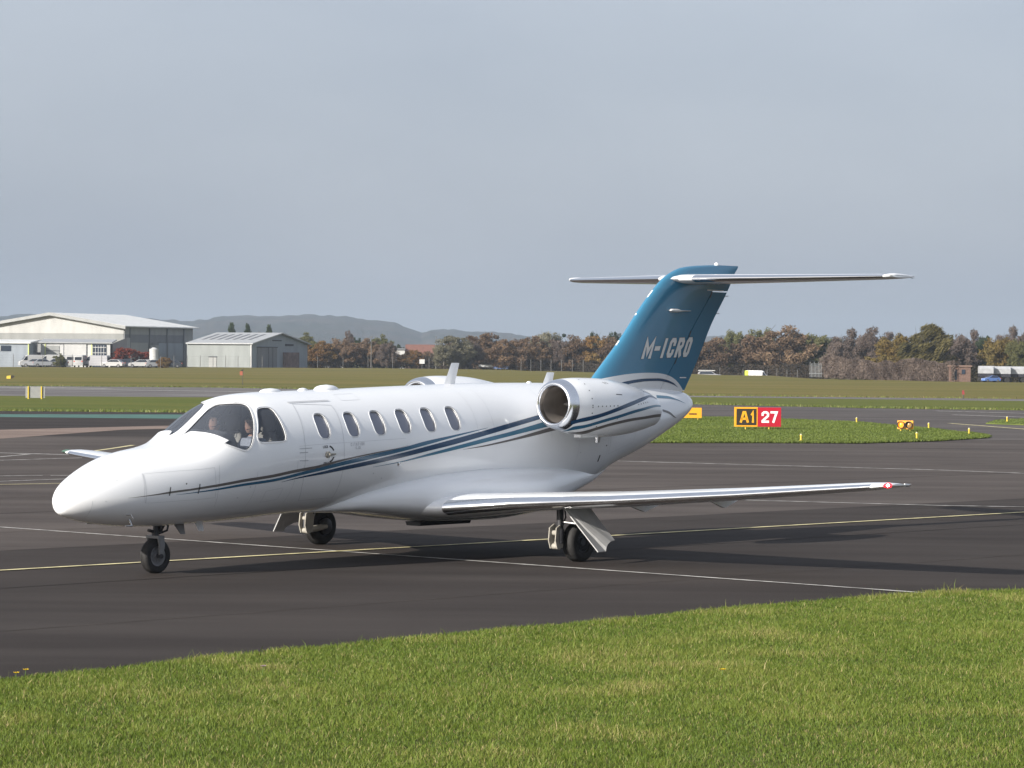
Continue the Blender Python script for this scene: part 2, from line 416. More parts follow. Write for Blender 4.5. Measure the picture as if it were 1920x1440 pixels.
def vnoise(x, y, s, seed):
    """cheap smooth value noise"""
    g = np.random.default_rng(seed).random((64, 64)); x = x * s; y = y * s
    xi = np.floor(x).astype(int); yi = np.floor(y).astype(int); fx = x - xi; fy = y - yi
    fx = fx * fx * (3 - 2 * fx); fy = fy * fy * (3 - 2 * fy)
    a = g[xi % 64, yi % 64]; b = g[(xi + 1) % 64, yi % 64]; c = g[xi % 64, (yi + 1) % 64]; d = g[(xi + 1) % 64, (yi + 1) % 64]
    return (a * (1 - fx) + b * fx) * (1 - fy) + (c * (1 - fx) + d * fx) * fy

def blades(name, P, h, w, tone, z0, m, seed):
    g = np.random.default_rng(seed); n = len(P)
    az = g.uniform(0, 2 * np.pi, n); lean = g.uniform(.15, .95, n) * h; la = g.uniform(0, 2 * np.pi, n)
    d = np.stack([np.cos(az), np.sin(az)], 1) * (w / 2)[:, None]
    base = np.c_[P, np.full(n, z0) if np.isscalar(z0) else z0]
    l2 = np.stack([np.cos(la), np.sin(la)], 1) * lean[:, None]
    v = np.zeros((n, 5, 3))
    v[:, 0] = base; v[:, 0, :2] -= d; v[:, 1] = base; v[:, 1, :2] += d
    mid = base.copy(); mid[:, :2] += l2 * .3; mid[:, 2] += h * .6
    v[:, 2] = mid; v[:, 2, :2] -= d * .75; v[:, 3] = mid; v[:, 3, :2] += d * .75
    v[:, 4] = base; v[:, 4, :2] += l2; v[:, 4, 2] += h
    me = bpy.data.meshes.new(name); me.vertices.add(n * 5); me.vertices.foreach_set('co', v.reshape(-1).astype(np.float32))
    idx = np.arange(n)[:, None] * 5 + np.array([[0, 1, 3, 2, 3, 4]]); idx = np.arange(n)[:, None] * 5 + np.array([0, 1, 3, 2, 2, 3, 4])
    me.loops.add(n * 7); me.loops.foreach_set('vertex_index', idx.reshape(-1).astype(np.int32))
    me.polygons.add(n * 2); ls = np.stack([np.arange(n) * 7, np.arange(n) * 7 + 4], 1).reshape(-1)
    me.polygons.foreach_set('loop_start', ls.astype(np.int32))
    me.update(calc_edges=True); me.validate()
    at = me.attributes.new('tone', 'FLOAT', 'POINT'); at.data.foreach_set('value', np.repeat(tone, 5).astype(np.float32))
    me.materials.append(m); o = bpy.data.objects.new(name, me); COL.objects.link(o); o['kind'] = 'stuff'; return o

N = 1500000
gy = np.sqrt(rng.uniform(17.0 ** 2, 38 ** 2, N)); gx = rng.uniform(-1, 1, N) * (0.19 * gy + 1.6)
keep = gy < np.interp(gx, EX, EY) + 0.05 * (vnoise(gx, gy, 3.0, 5) - .5) + rng.normal(0, .02, N)
gx, gy = gx[keep], gy[keep]
sel = rng.random(len(gx)) < np.clip(26 / gy, 0, 1) ; gx, gy = gx[sel], gy[sel]
if len(gx) > 600000: gx, gy = gx[:600000], gy[:600000]
nA = vnoise(gx, gy, .55, 1); nB = vnoise(gx, gy, 1.9, 2); nC = vnoise(gx * .8 + 3, gy, .8, 3)
tone = np.clip(.14 + .27 * nA * nB * 1.7 + .22 * np.clip(nC * nB - .26, 0, 1) * 2 + .18 * (vnoise(gx, gy, 6.0, 9) - .4) + rng.normal(0, .17, len(gx)), 0, .95)
dry = rng.random(len(gx)) < (.05 + .30 * np.clip(nB * nC - .30, 0, 1) + .14 * vnoise(gx, gy, 4.0, 14) ** 3); tone[dry] = rng.uniform(.75, 1, dry.sum())
hh = (.024 + .014 * nA * nB * 1.6 + .012 * nB) * rng.uniform(.5, 1.5, len(gx))
tall = rng.random(len(gx)) < .012; hh[tall] *= 2.2
go = blades('lawn_grass', np.c_[gx, gy], hh, rng.uniform(.004, .0085, len(gx)), tone, 0.012, TURF, 11)
go['label'] = 'bright green mown grass in the foreground below the apron edge'; go['category'] = 'grass'
# shorter grass standing on the island and along its edge
def in_poly(x, y, poly):
    c = np.zeros(len(x), bool); n = len(poly)
    for i in range(n):
        x1, y1 = poly[i]; x2, y2 = poly[(i + 1) % n]
        k = ((y1 > y) != (y2 > y)) & (x < (x2 - x1) * (y - y1) / (y2 - y1 + 1e-12) + x1); c ^= k
    return c
ix = rng.uniform(-2, 18, 150000); iy = rng.uniform(91, 133, 150000)
k = in_poly(ix, iy, ISL); ix, iy = ix[k], iy[k]
ix2 = rng.uniform(20, 40, 40000); iy2 = rng.uniform(112, 150, 40000); k = in_poly(ix2, iy2, PATR); ix = np.r_[ix, ix2[k]]; iy = np.r_[iy, iy2[k]]
# rank edge tufts
for (a, b) in zip(ISL[7:-1], ISL[8:]):
    q = int(math.hypot(b[0] - a[0], b[1] - a[1]) * 420); t_ = rng.random(q)
    ix = np.r_[ix, a[0] + (b[0] - a[0]) * t_ + rng.normal(0, .06, q)]; iy = np.r_[iy, a[1] + (b[1] - a[1]) * t_ + rng.normal(0, .10, q)]
tn = np.clip(.15 + .3 * vnoise(ix, iy, .25, 8) + rng.normal(0, .12, len(ix)), 0, 1)
TURF2 = blade_mat('island_blades', [(0.095, 0.138, 0.024), (0.148, 0.190, 0.040), (0.20, 0.212, 0.062)], (0.30, 0.26, 0.12))
io = blades('island_grass', np.c_[ix, iy], rng.uniform(.03, .075, len(ix)), rng.uniform(.02, .04, len(ix)), tn, 0.03, TURF2, 12)
io['label'] = 'short green grass growing on the island beside the taxiway'; io['category'] = 'grass'
# ragged grass fringes where the field meets pavement (both sides of the runway, far edge of the apron)
fr = []
for a, b, dens in [((-60, 134.5), (-8, 134.5), 60), ((10.4, 170), (19.5, 162.3), 60), ((19.5, 162.3), (40, 157), 60), ((-80, 233), (-40.8, 230.8), 25), ((-40.8, 230.8), (-24, 232), 25), ((-24, 232), (13, 207.5), 25), ((13, 207.5), (60, 203.5), 25)]:
    q = int(math.hypot(b[0] - a[0], b[1] - a[1]) * dens); t_ = rng.random(q)
    fr.append(np.c_[a[0] + (b[0] - a[0]) * t_, a[1] + (b[1] - a[1]) * t_ + rng.normal(.1, .35, q)])
fr = np.concatenate(fr)
fo = blades('pavement_fringe_grass', fr, rng.uniform(.06, .16, len(fr)), rng.uniform(.03, .06, len(fr)), np.clip(rng.normal(.5, .25, len(fr)), 0, 1), 0.0, TURF2, 13)
JOINT = mat('paving_joint', (0.066, 0.056, 0.050), 0.9, var=.5, scale=1.5, spec=.05)
TYREM = mat('tyre_mark', (0.021, 0.0175, 0.016), 0.9, var=.4, scale=1.2, spec=.05)
yd = Vector((0.7, 0.714, 0)); yn = Vector((0.714, -0.7, 0))
for k in range(-9, 12):
    p0 = Vector((-1.0, 41.0, 0)) + yn * (k * 4.3 + 1.4); a_ = -60 if k < 0 else -45
    pts = [p0 + yd * q + yn * random.uniform(-.02, .02) for q in np.linspace(a_, 60, 26)]
    pts = [(q.x, q.y) for q in pts if q.y < 92 and q.y > np.interp(q.x, EX, EY) + .3]
    if len(pts) > 2: line(pts, random.uniform(.02, .05), JOINT if k % 3 else TYREM, 0.004, apron, 'paving_joint')
fo['label'] = 'ragged grass fringe along the runway and apron edges'; fo['category'] = 'grass'

# a few flowers in the turf
PETAL = mat('dandelion_petals', (.75, .52, .01), .7); CLOV = mat('clover_head', (.38, .26, .33), .8); STEM = mat('flower_stem', (.08, .14, .03), .8)
for nm, x, y, h, m_, lb in (('dandelion', -4.10, 24.46, .075, PETAL, 'taller of two yellow dandelions at the left tarmac edge'), ('dandelion', -4.17, 24.40, .055, PETAL, 'shorter of two yellow dandelions at the left tarmac edge'), ('dandelion', 1.82, 24.9, .08, PETAL, 'single yellow dandelion in the middle of the lawn'), ('clover', -2.12, 24.76, .09, CLOV, 'pale clover head in the left part of the lawn')):
    fl = empty(nm, (x, y, .012)); tag(fl, lb, 'flower'); mb = MB(); mb.tube([(0, 0, 0), (.01, 0, h * .6), (.012, .005, h)], .003, 5); mb.build('stem', STEM, fl)
    mb = MB()
    for k in range(14):
        a = k * 2.39996; r0 = .020 * math.sqrt((k + 1) / 14); d = Vector((math.cos(a), math.sin(a), .35)).normalized(); c = Vector((.012, .005, h)); sd_ = Vector((-math.sin(a), math.cos(a), 0)) * .006
        mb.add([c + d * .002 - sd_ * .5, c + d * (r0 + .004) - sd_, c + d * (r0 + .009) + Vector((0, 0, .006)), c + d * (r0 + .004) + sd_, c + d * .002 + sd_ * .5], [(0, 1, 2, 3, 4)])
    pt = mb.build('petals', m_, fl); pt['kind'] = 'stuff'
# ------------------------------------------------------------------ business jet
JET = empty('business_jet', (-5.5608, 35.2240, 0.0), math.atan2(-0.7669, -0.6418))
tag(JET, 'white twin-engine business jet with teal tail and blue stripes, taxiing on the apron', 'airplane')
def L(x, y, z): return (-x, y, z)          # x counted aft from the nose, y to port

def pchip(xs_, ys_):
    xs_ = np.asarray(xs_, float); ys_ = np.asarray(ys_, float); h = np.diff(xs_); d = np.diff(ys_) / h; n = len(xs_); m = np.zeros(n)
    for i in range(1, n - 1):
        if d[i - 1] * d[i] > 0:
            w1 = 2 * h[i] + h[i - 1]; w2 = h[i] + 2 * h[i - 1]; m[i] = (w1 + w2) / (w1 / d[i - 1] + w2 / d[i])
    m[0] = d[0]; m[-1] = d[-1]
    def f(x):
        x = np.clip(x, xs_[0], xs_[-1]); i = np.clip(np.searchsorted(xs_, x, side='right') - 1, 0, n - 2); t = (x - xs_[i]) / h[i]
        return (1 + 2 * t) * (1 - t) ** 2 * ys_[i] + t * (1 - t) ** 2 * h[i] * m[i] + t * t * (3 - 2 * t) * ys_[i + 1] + t * t * (t - 1) * h[i] * m[i + 1]
    return f
KX = [0, 0.03, 0.12, 0.3, 0.55, 0.85, 1.2, 1.5, 1.75, 2.0, 2.25, 2.5, 2.75, 3.1, 3.6, 4.5, 6.2, 8.2, 9.0, 9.8, 10.6, 11.4, 12.1, 12.6, 12.82, 12.92, 13.0]
ZT = [0.94, 1.036, 1.161, 1.275, 1.391, 1.493, 1.562, 1.592, 1.640, 1.705, 1.872, 2.056, 2.200, 2.256, 2.28, 2.298, 2.347, 2.387, 2.387, 2.375, 2.35, 2.32, 2.29, 2.26, 2.21, 2.15, 2.05]
ZB = [0.94, 0.815, 0.768, 0.715, 0.668, 0.63, 0.604, 0.595, 0.595, 0.6, 0.606, 0.612, 0.62, 0.632, 0.66, 0.684, 0.73, 0.77, 0.78, 0.801, 1.106, 1.339, 1.617, 1.826, 1.94, 1.99, 2.05]
WW = [0, .115, .21, .315, .415, .5, .575, .625, .665, .70, .73, .755, .775, .795, .81, .81, .81, .81, .80, .76, .68, .56, .43, .29, .18, .11, 0]
ZM = [.94, .95, .96, .975, .99, 1.01, 1.04, 1.07, 1.10, 1.14, 1.2, 1.26, 1.32, 1.40, 1.46, 1.49, 1.538, 1.578, 1.59, 1.62, 1.70, 1.80, 1.90, 1.99, 2.03, 2.045, 2.05]
NT = [2.0, 2.0, 2.0, 2.0, 2.11, 2.25, 2.38, 2.54, 2.72, 2.94, 2.87, 2.65, 2.28, 2.16] + [2.0] * 13
def sx(x):
    x = np.asarray(x, float)
    return np.where(x > 12, 14 - 2 * np.sqrt(np.maximum(13.0 - x, 0)), np.where(x < 1, 2 * np.sqrt(np.maximum(x, 0)) - 1, x))
kq = sx(KX)
def smooth_curve(vals):
    """interpolant, softened between the ends so that no crease catches the light"""
    f0 = pchip(kq, vals); g = np.linspace(kq[0], kq[-1], 1501); v = f0(g); s = 14
    k = np.exp(-.5 * (np.arange(-40, 41) / s) ** 2); k /= k.sum()
    vp = np.concatenate([2 * v[0] - v[40:0:-1], v, 2 * v[-1] - v[-2:-42:-1]]); sm = np.convolve(vp, k, 'valid')
    w = np.clip(np.minimum((g + .6) / .8, (13.0 - g) / .8), 0, 1)
    out = v * (1 - w) + sm * w
    return lambda q: np.interp(q, g, out)
fT, fB, fW, fM, fN = (smooth_curve(v) for v in (ZT, ZB, WW, ZM, NT))
def hull(x, th, off=0.0):
    """point on the fuselage skin; th 0 top, 90 port, 180 keel (degrees); off = metres outwards"""
    x = np.asarray(x, float); th = np.radians(np.asarray(th, float))
    def raw(x, th):
        q = sx(x); c = np.cos(th); s = np.sin(th); n = np.where(c >= 0, fN(q), 2.0); zm = fM(q); b = np.where(c >= 0, fT(q) - zm, zm - fB(q))
        return np.stack([x + .052 * np.clip((3 - x) / 3, 0, 1) + 0 * th, fW(q) * np.sign(s) * np.abs(s) ** (2 / n), zm + b * np.sign(c) * np.abs(c) ** (2 / n)], -1)
    p = raw(x, th)
    if off:
        e = 4e-3; du = raw(np.clip(x + e, 0, 13), th) - raw(np.clip(x - e, 0, 13), th); dv = raw(x, th + .01) - raw(x, th - .01)
        n = np.cross(du, dv); ctr = p * [1, 0, 0] + np.stack([0 * x + 0 * th, 0 * x + 0 * th, fM(sx(x)) + 0 * th], -1)
        n /= np.linalg.norm(n, axis=-1, keepdims=True) + 1e-12
        sg = np.sign((n * (p - ctr)).sum(-1, keepdims=True)); sg = np.where(sg == 0, 1, sg); p = p + n * sg * off
    return p
def toL(P):
    P = np.array(P, float).reshape(-1, 3).copy(); P[:, 0] *= -1; return P

# skin: outer shell and inner lining as one closed hollow body
def shell(xsamp, nth, off):
    th = np.linspace(0, 360, nth, endpoint=False); xx, tt = np.meshgrid(xsamp, th, indexing='ij')
    P = hull(xx, tt, off)
    if off: pass
    P[..., 0] = np.where(np.abs(off) > 0, xx + .052 * np.clip((3 - xx) / 3, 0, 1), P[..., 0])
    v = toL(P); nx_ = len(xsamp); f = []
    for i in range(nx_ - 1):
        for k in range(nth):
            a = i * nth + k; b = i * nth + (k + 1) % nth; f.append((a, b, b + nth, a + nth))
    f.append(tuple(range(nth))[::-1]); f.append(tuple(range((nx_ - 1) * nth, nx_ * nth)))
    return v, f
xo = np.concatenate([(np.linspace(.02, 1, 34)) ** 2, np.arange(1.04, 3.7, .04), np.arange(3.75, 9.6, .15), np.arange(9.6, 12.0, .08), 13 - np.linspace(1, .02, 26) ** 2])
xi = np.concatenate([np.arange(1.5, 3.7, .08), np.arange(3.75, 9.2, .2)])
v1, f1 = shell(xo, 144, 0.0)
v2, f2 = shell(xi, 72, -0.035)
n1 = len(v1)
verts = np.vstack([v1, v2]); faces = f1 + [tuple(i + n1 for i in q)[::-1] for q in f2]
midx = [0] * len(f1)
for q in f2:
    cxm = -np.mean([v2[i][0] for i in q]); midx.append(1 if cxm < 3.45 else 2)
fus = mesh('fuselage', verts, faces, [WHITE, INTER, CABIN], JET, smooth=True, midx=midx, recalc=False)
bm = bmesh.new(); bm.from_mesh(fus.data); bmesh.ops.recalc_face_normals(bm, faces=bm.faces); bmesh.ops.reverse_faces(bm, faces=[q for q in bm.faces if q.material_index > 0]); bm.to_mesh(fus.data); bm.free()

# ---- window outlines in (station, angle)
def chaikin(P, it=2):
    P = [np.array(p, float) for p in P]
    for _ in range(it):
        Q = []
        for i in range(len(P)):
            a = P[i]; b = P[(i + 1) % len(P)]; Q += [a * .75 + b * .25, a * .25 + b * .75]
        P = Q
    return np.array(P)
def resample(P, n):
    P = np.vstack([P, P[:1]]); s = P * [1, .0141]; d = np.r_[0, np.cumsum(np.linalg.norm(np.diff(s, axis=0), axis=1))]
    t = np.linspace(0, d[-1], n, endpoint=False); return np.stack([np.interp(t, d, P[:, 0]), np.interp(t, d, P[:, 1])], 1)
def grow(P, dist):
    S = P * [1, .0141]; nrm = np.roll(S, -1, 0) - np.roll(S, 1, 0); nrm = np.stack([nrm[:, 1], -nrm[:, 0]], 1); nrm /= np.linalg.norm(nrm, axis=1, keepdims=True)
    ar = (S[:, 0] * np.roll(S[:, 1], -1) - np.roll(S[:, 0], -1) * S[:, 1]).sum()
    if ar < 0: nrm = -nrm
    return (S + nrm * dist) / [1, .0141]
WS = [(2.02, 2.6), (1.995, 8.6), (2.061, 31.5), (2.259, 58.4), (2.371, 67.6), (2.484, 73.4), (2.539, 74.9), (2.607, 74.0), (2.664, 69.9), (2.72, 61.9), (2.785, 51.7), (2.832, 41.2), (2.869, 32.1), (2.856, 26.8), (2.70, 16.5), (2.617, 2.6), (2.316, 1.9)]
SIDE = [(2.99, 37.3), (3.165, 38.5), (3.21, 41.3), (3.22, 49.6), (3.238, 62.1), (3.243, 70.3), (3.229, 73.7), (3.179, 74.5), (2.807, 71.9), (2.769, 69.4), (2.772, 65.6), (2.826, 58.9), (2.868, 51.3), (2.927, 41.9)]
def sq(c, a, b, n=2.7, k=40):
    t = np.linspace(0, 2 * np.pi, k, endpoint=False); cs, sn = np.cos(t), np.sin(t)
    return np.stack([c[0] + a * np.sign(cs) * np.abs(cs) ** (2 / n), c[1] + b * np.sign(sn) * np.abs(sn) ** (2 / n)], 1)
ws_poly = resample(chaikin(WS, 2), 72); sd_poly = resample(chaikin(SIDE, 2), 48)
cab = [resample(sq((xc, 62.7), .110, 12.5, 3.0), 40) for xc in (3.96, 4.52, 5.03, 5.535, 6.04, 6.55)]
opens = [('windshield', ws_poly), ('cockpit_side_window', sd_poly)] + [('cabin_window', c) for c in cab]
def patch(P, off, rings=7, ctr=None):
    c = P.mean(0) if ctr is None else np.array(ctr); n = len(P); v = []; f = []
    for r in range(rings):
        t = 1 - r / rings; v.append(hull(*(c + (P - c) * t).T, off))
    v = np.concatenate(v + [hull(c[0], c[1], off)[None]]); m = len(v) - 1
    for r in range(rings - 1):
        for k in range(n): f.append((r * n + k, r * n + (k + 1) % n, (r + 1) * n + (k + 1) % n, (r + 1) * n + k))
    for k in range(n): f.append(((rings - 1) * n + k, (rings - 1) * n + (k + 1) % n, m))
    return v, f
def mirror(P): return P * [1, -1]
cv, cf = [], []
for nm, P in opens:
    for Q in (P, mirror(P)):
        a, fa = patch(Q, .05, 6); b, fb = patch(Q, -.09, 6); n0 = len(cv); na = len(a)
        cv += list(a) + list(b); cf += [tuple(i + n0 for i in q) for q in fa] + [tuple(i + n0 + na for i in q)[::-1] for q in fb]
        n = len(Q); cf += [(n0 + k, n0 + na + k, n0 + na + (k + 1) % n, n0 + (k + 1) % n) for k in range(n)]
cut = mesh('cut', toL(cv), cf, SEAL)
bmod = fus.modifiers.new('openings', 'BOOLEAN'); bmod.object = cut; bmod.operation = 'DIFFERENCE'; bmod.solver = 'EXACT'
cut.parent = JET
dg = bpy.context.evaluated_depsgraph_get(); ev = fus.evaluated_get(dg); newme = bpy.data.meshes.new_from_object(ev)
fus.modifiers.clear(); fus.data = newme; bpy.data.objects.remove(cut)
newme.name = 'fuselage'; newme.shade_smooth(); newme.set_sharp_from_angle(angle=R(40))

def ringstrip(A, B, oa, ob):
    n = len(A); v = np.vstack([hull(*A.T, oa), hull(*B.T, ob)]); return v, [(k, (k + 1) % n, n + (k + 1) % n, n + k) for k in range(n)]
for nm, P in opens:
    for Q in (P, mirror(P)):
        v, f = patch(grow(Q, .004), -.016 if nm != 'cabin_window' else -.026, 8)
        pane = mesh(nm, toL(v), f, GLASS_C if nm != 'cabin_window' else GLASS_W, fus, smooth=True)
        # seal round the opening, then a slim bright retainer
        d = .014 if nm != 'cabin_window' else .012
        v, f = ringstrip(grow(Q, -.006), grow(Q, d), -.012, .0035)
        mesh('window_seal', toL(v), f, SEAL, fus, smooth=True)
        d2 = .022 if nm != 'cabin_window' else .0175
        rings = [(d, .0035), (d + .0015, .005), (d2 - .002, .005), (d2, .001)]
        vv = np.vstack([hull(*grow(Q, a).T, o) for a, o in rings]); n = len(Q); ff = [(r * n + k, r * n + (k + 1) % n, (r + 1) * n + (k + 1) % n, (r + 1) * n + k) for r in range(3) for k in range(n)]
        mesh('window_retainer', toL(vv), ff, WHITE, fus, smooth=True)

# ---- painted bands
def band(name, st, m, off=.0028, parent=fus, surf=None, sides=(1, -1), sub=6, acr=4):
    surf = surf or hull
    st = np.array(st, float); t = np.arange(len(st)); tt = np.linspace(0, len(st) - 1, (len(st) - 1) * sub + 1)
    cols = [pchip(t, st[:, i])(tt) for i in range(4)]
    for sd in sides:
        v = []
        for a in np.linspace(0, 1, acr + 1): v.append(surf(cols[0] * (1 - a) + cols[2] * a, sd * (cols[1] * (1 - a) + cols[3] * a), off))
        v = np.concatenate(v); n = len(tt); f = [(r * n + k, r * n + k + 1, (r + 1) * n + k + 1, (r + 1) * n + k) for r in range(acr) for k in range(n - 1)]
        mesh(name, toL(v), f, m, parent, smooth=True)
SA = [(0.745, 91.57, 0.745, 91.88), (1.344, 89.75, 1.344, 92.07), (1.782, 90.38, 1.784, 93.33), (2.377, 95.22, 2.383, 98.6), (3.095, 101.2, 3.104, 104.22), (3.639, 100.51, 3.649, 103.51), (4.271, 95.48, 4.275, 97.25), (4.802, 91.92, 4.803, 93.13), (5.352, 88.85, 5.351, 89.36), (5.541, 87.1, 5.541, 87.25)]
SB = [(1.429, 95.47, 1.43, 95.72), (1.784, 96.28, 1.786, 97.67), (2.386, 100.32, 2.394, 103.29), (3.111, 105.94, 3.123, 108.89), (3.765, 102.46, 3.777, 105.76), (4.276, 97.71, 4.286, 101.45), (4.804, 93.33, 4.81, 97.45), (5.348, 89.5, 5.35, 93.06), (5.915, 84.05, 5.912, 87.78), (6.497, 79.92, 6.492, 81.94), (7.219, 74.68, 7.218, 74.9)]
SC = [(3.183, 111.01, 3.184, 111.24), (3.783, 107.14, 3.794, 109.4), (4.29, 102.64, 4.304, 106.27), (4.813, 98.74, 4.826, 102.9), (5.352, 94.39, 5.36, 98.82), (5.907, 89.3, 5.91, 94.03), (6.488, 83.7, 6.484, 89.07), (7.089, 77.77, 7.075, 82.95), (7.717, 71.12, 7.694, 76.2), (8.341, 64.28, 8.308, 69.28), (8.9, 58, 8.85, 63.0)]
SD = [(4.867, 105.47, 4.868, 105.68), (5.371, 102.23, 5.374, 103.24), (5.915, 96.73, 5.92, 99.03), (6.484, 91.04, 6.488, 94.47), (7.072, 85.29, 7.069, 89.35), (7.681, 79.92, 7.672, 84.08), (8.452, 71.49, 8.426, 77.29), (8.95, 66.3, 8.92, 72.2)]
SE = [(6.661, 94.57, 6.661, 94.73), (7.07, 92.07, 7.071, 93.18), (7.669, 87.18, 7.668, 89.12), (8.293, 80.54, 8.285, 84.09), (8.584, 77.29, 8.571, 81.39), (9.0, 73, 9.0, 78)]
band('stripe', SA, GREYS); band('stripe', SB, BLUE); band('stripe', SC, NAVY); band('stripe', SD, TEAL); band('stripe', SE, GREYS)
band('stripe', [(11.68, 40.4, 11.62, 47.6), (11.99, 43.6, 11.93, 50.3), (12.195, 53.6, 12.174, 56.6), (12.43, 69.5, 12.435, 70.3)], TEAL)
band('stripe', [(11.627, 71.1, 11.611, 74.7), (11.835, 79.0, 11.791, 82.0), (12.05, 97.8, 12.043, 98.2)], GREYS)

# ---- seams, latches, door lettering
def curve_on(pts, w, m, name='seam', off=.0022, sides=(1,), parent=fus, k=8):
    pts = np.array(pts, float); t = np.arange(len(pts)); tt = np.linspace(0, len(pts) - 1, (len(pts) - 1) * k + 1)
    x = np.interp(tt, t, pts[:, 0]); a = np.interp(tt, t, pts[:, 1]); S = np.stack([x, a * .0141], 1)
    d = np.gradient(S, axis=0); d /= np.linalg.norm(d, axis=1, keepdims=True) + 1e-9; nr = np.stack([-d[:, 1], d[:, 0]], 1) * w / 2
    A = (S + nr) / [1, .0141]; B = (S - nr) / [1, .0141]
    for sd in sides:
        v = np.vstack([hull(A[:, 0], sd * A[:, 1], off), hull(B[:, 0], sd * B[:, 1], off)]); n = len(tt)
        mesh(name, toL(v), [(i, i + 1, n + i + 1, n + i) for i in range(n - 1)], m, parent)
DKL = mat('dark_marking', (0.03, 0.03, 0.032), 0.5)
LG = mat('light_grey_marking', (0.47, 0.48, 0.50), 0.5)
curve_on([(3.64, 36), (3.61, 48), (3.56, 75), (3.55, 101), (3.60, 120), (3.70, 138)], .006, SEAM, 'door_seam')
curve_on([(4.32, 40), (4.33, 47), (4.29, 75), (4.28, 90), (4.30, 115), (4.34, 138)], .006, SEAM, 'door_seam')
curve_on([(3.64, 36), (4.32, 40)], .006, SEAM, 'door_seam'); curve_on([(3.70, 138), (4.34, 138)], .006, SEAM, 'door_seam')
curve_on([(3.57, 33.8), (4.35, 33.3)], .018, SEAM, 'rain_gutter', .010)
for a, b in (((3.45, 82.7), (3.68, 83.2)), ((3.45, 86.2), (3.60, 86.7)), ((3.45, 93.3), (3.61, 94.1))): curve_on([a, b], .010, SEAM, 'step_marking')
curve_on([(1.345, 86.0), (1.335, 90), (1.329, 95.5)], .014, DKL, 'nose_latch', .006, (1, -1)); curve_on([(1.785, 88.5), (1.772, 94), (1.763, 98.9)], .014, DKL, 'nose_latch', .006, (1, -1))
curve_on([(9.83, 110.4), (9.826, 118)], .025, DKL, 'drain_vent', .004, (1, -1))
curve_on([(1.575, 85.8), (1.592, 85.8)], .02, DKL, 'static_port', .004, (1, -1)); curve_on([(9.94, 101.3), (9.965, 101.3)], .02, DKL, 'static_port', .004, (1, -1))
# nose baggage door and panel joints
curve_on([(.98, 60), (.97, 90), (.99, 104)], .004, LG, 'panel_joint', .002, (1, -1)); curve_on([(2.1, 78), (2.08, 100), (2.12, 125)], .004, LG, 'panel_joint', .002, (1, -1))
for xj in (7.0, 7.35, 8.6): curve_on([(xj, 25), (xj, 55), (xj, 88)], .0035, LG, 'panel_joint', .002, (1, -1))
for a_, b_ in (((.99, 62), (1.0, 104)), ((2.02, 78), (2.06, 110))): curve_on([a_, ((a_[0] + b_[0]) / 2, (a_[1] + b_[1]) / 2), b_], .004, LG, 'panel_joint', .002, (1, -1))
curve_on([(1.0, 62), (1.5, 68), (2.02, 78)], .004, LG, 'panel_joint', .002, (1, -1)); curve_on([(1.0, 104), (1.5, 106), (2.06, 110)], .004, LG, 'panel_joint', .002, (1, -1))
for x_, t_ in ((.45, 95), (.62, 62), (2.45, 118), (2.62, 108), (9.3, 105), (9.6, 92), (10.4, 96), (10.9, 88), (11.5, 88), (4.9, 112), (5.1, 118)): curve_on([(x_, t_), (x_ + .02, t_)], .016, LG, 'fastener', .0022, (1, -1), k=2)
for x0_, x1_, t0_, t1_ in ((10.05, 10.75, 92, 112), (2.95, 3.25, 118, 132), (4.6, 4.95, 22, 34)):
    curve_on([(x0_, t0_), (x1_, t0_), (x1_, t1_), (x0_, t1_), (x0_, t0_)], .0045, LG, 'access_panel', .002, (1, -1))
for xj in (.30, 2.72, 3.42, 9.25, 10.0, 11.2): curve_on([(xj, 92), (xj, 118), (xj, 150)], .0035, LG, 'panel_joint', .002, (1, -1))
curve_on([(3.45, 80.5), (5.5, 80.3)], .003, LG, 'panel_joint', .0018, (1, -1))
# handle
cxh, cth = 3.985, 90.2
arc = [(cxh + .105 * math.cos(a), cth - .105 * math.sin(a) / .0141) for a in np.radians(np.linspace(78, 25, 9))]
curve_on(arc, .022, DKL, 'lock_arc', .0026); arc = [(cxh + .105 * math.cos(a), cth - .105 * math.sin(a) / .0141) for a in np.radians(np.linspace(-22, -76, 9))]
curve_on(arc, .022, DKL, 'lock_arc', .0026)
hp = hull(cxh - .02, cth); mb = MB(); mb.revolve([(0, .042), (.02, .042), (.028, .034), (.03, .0)], L(*hp), (0, 1, -.02), 20); hd = mb.build('door_handle', GEAR, fus, 40)
h2 = hull(cxh + .11, cth, .02); h1 = hull(cxh - .02, cth, .03); mb = MB(); mb.tube([L(*h1), L(*h2)], [.016, .012], 8); mb.build('handle_lever', GEAR, fus, 40)

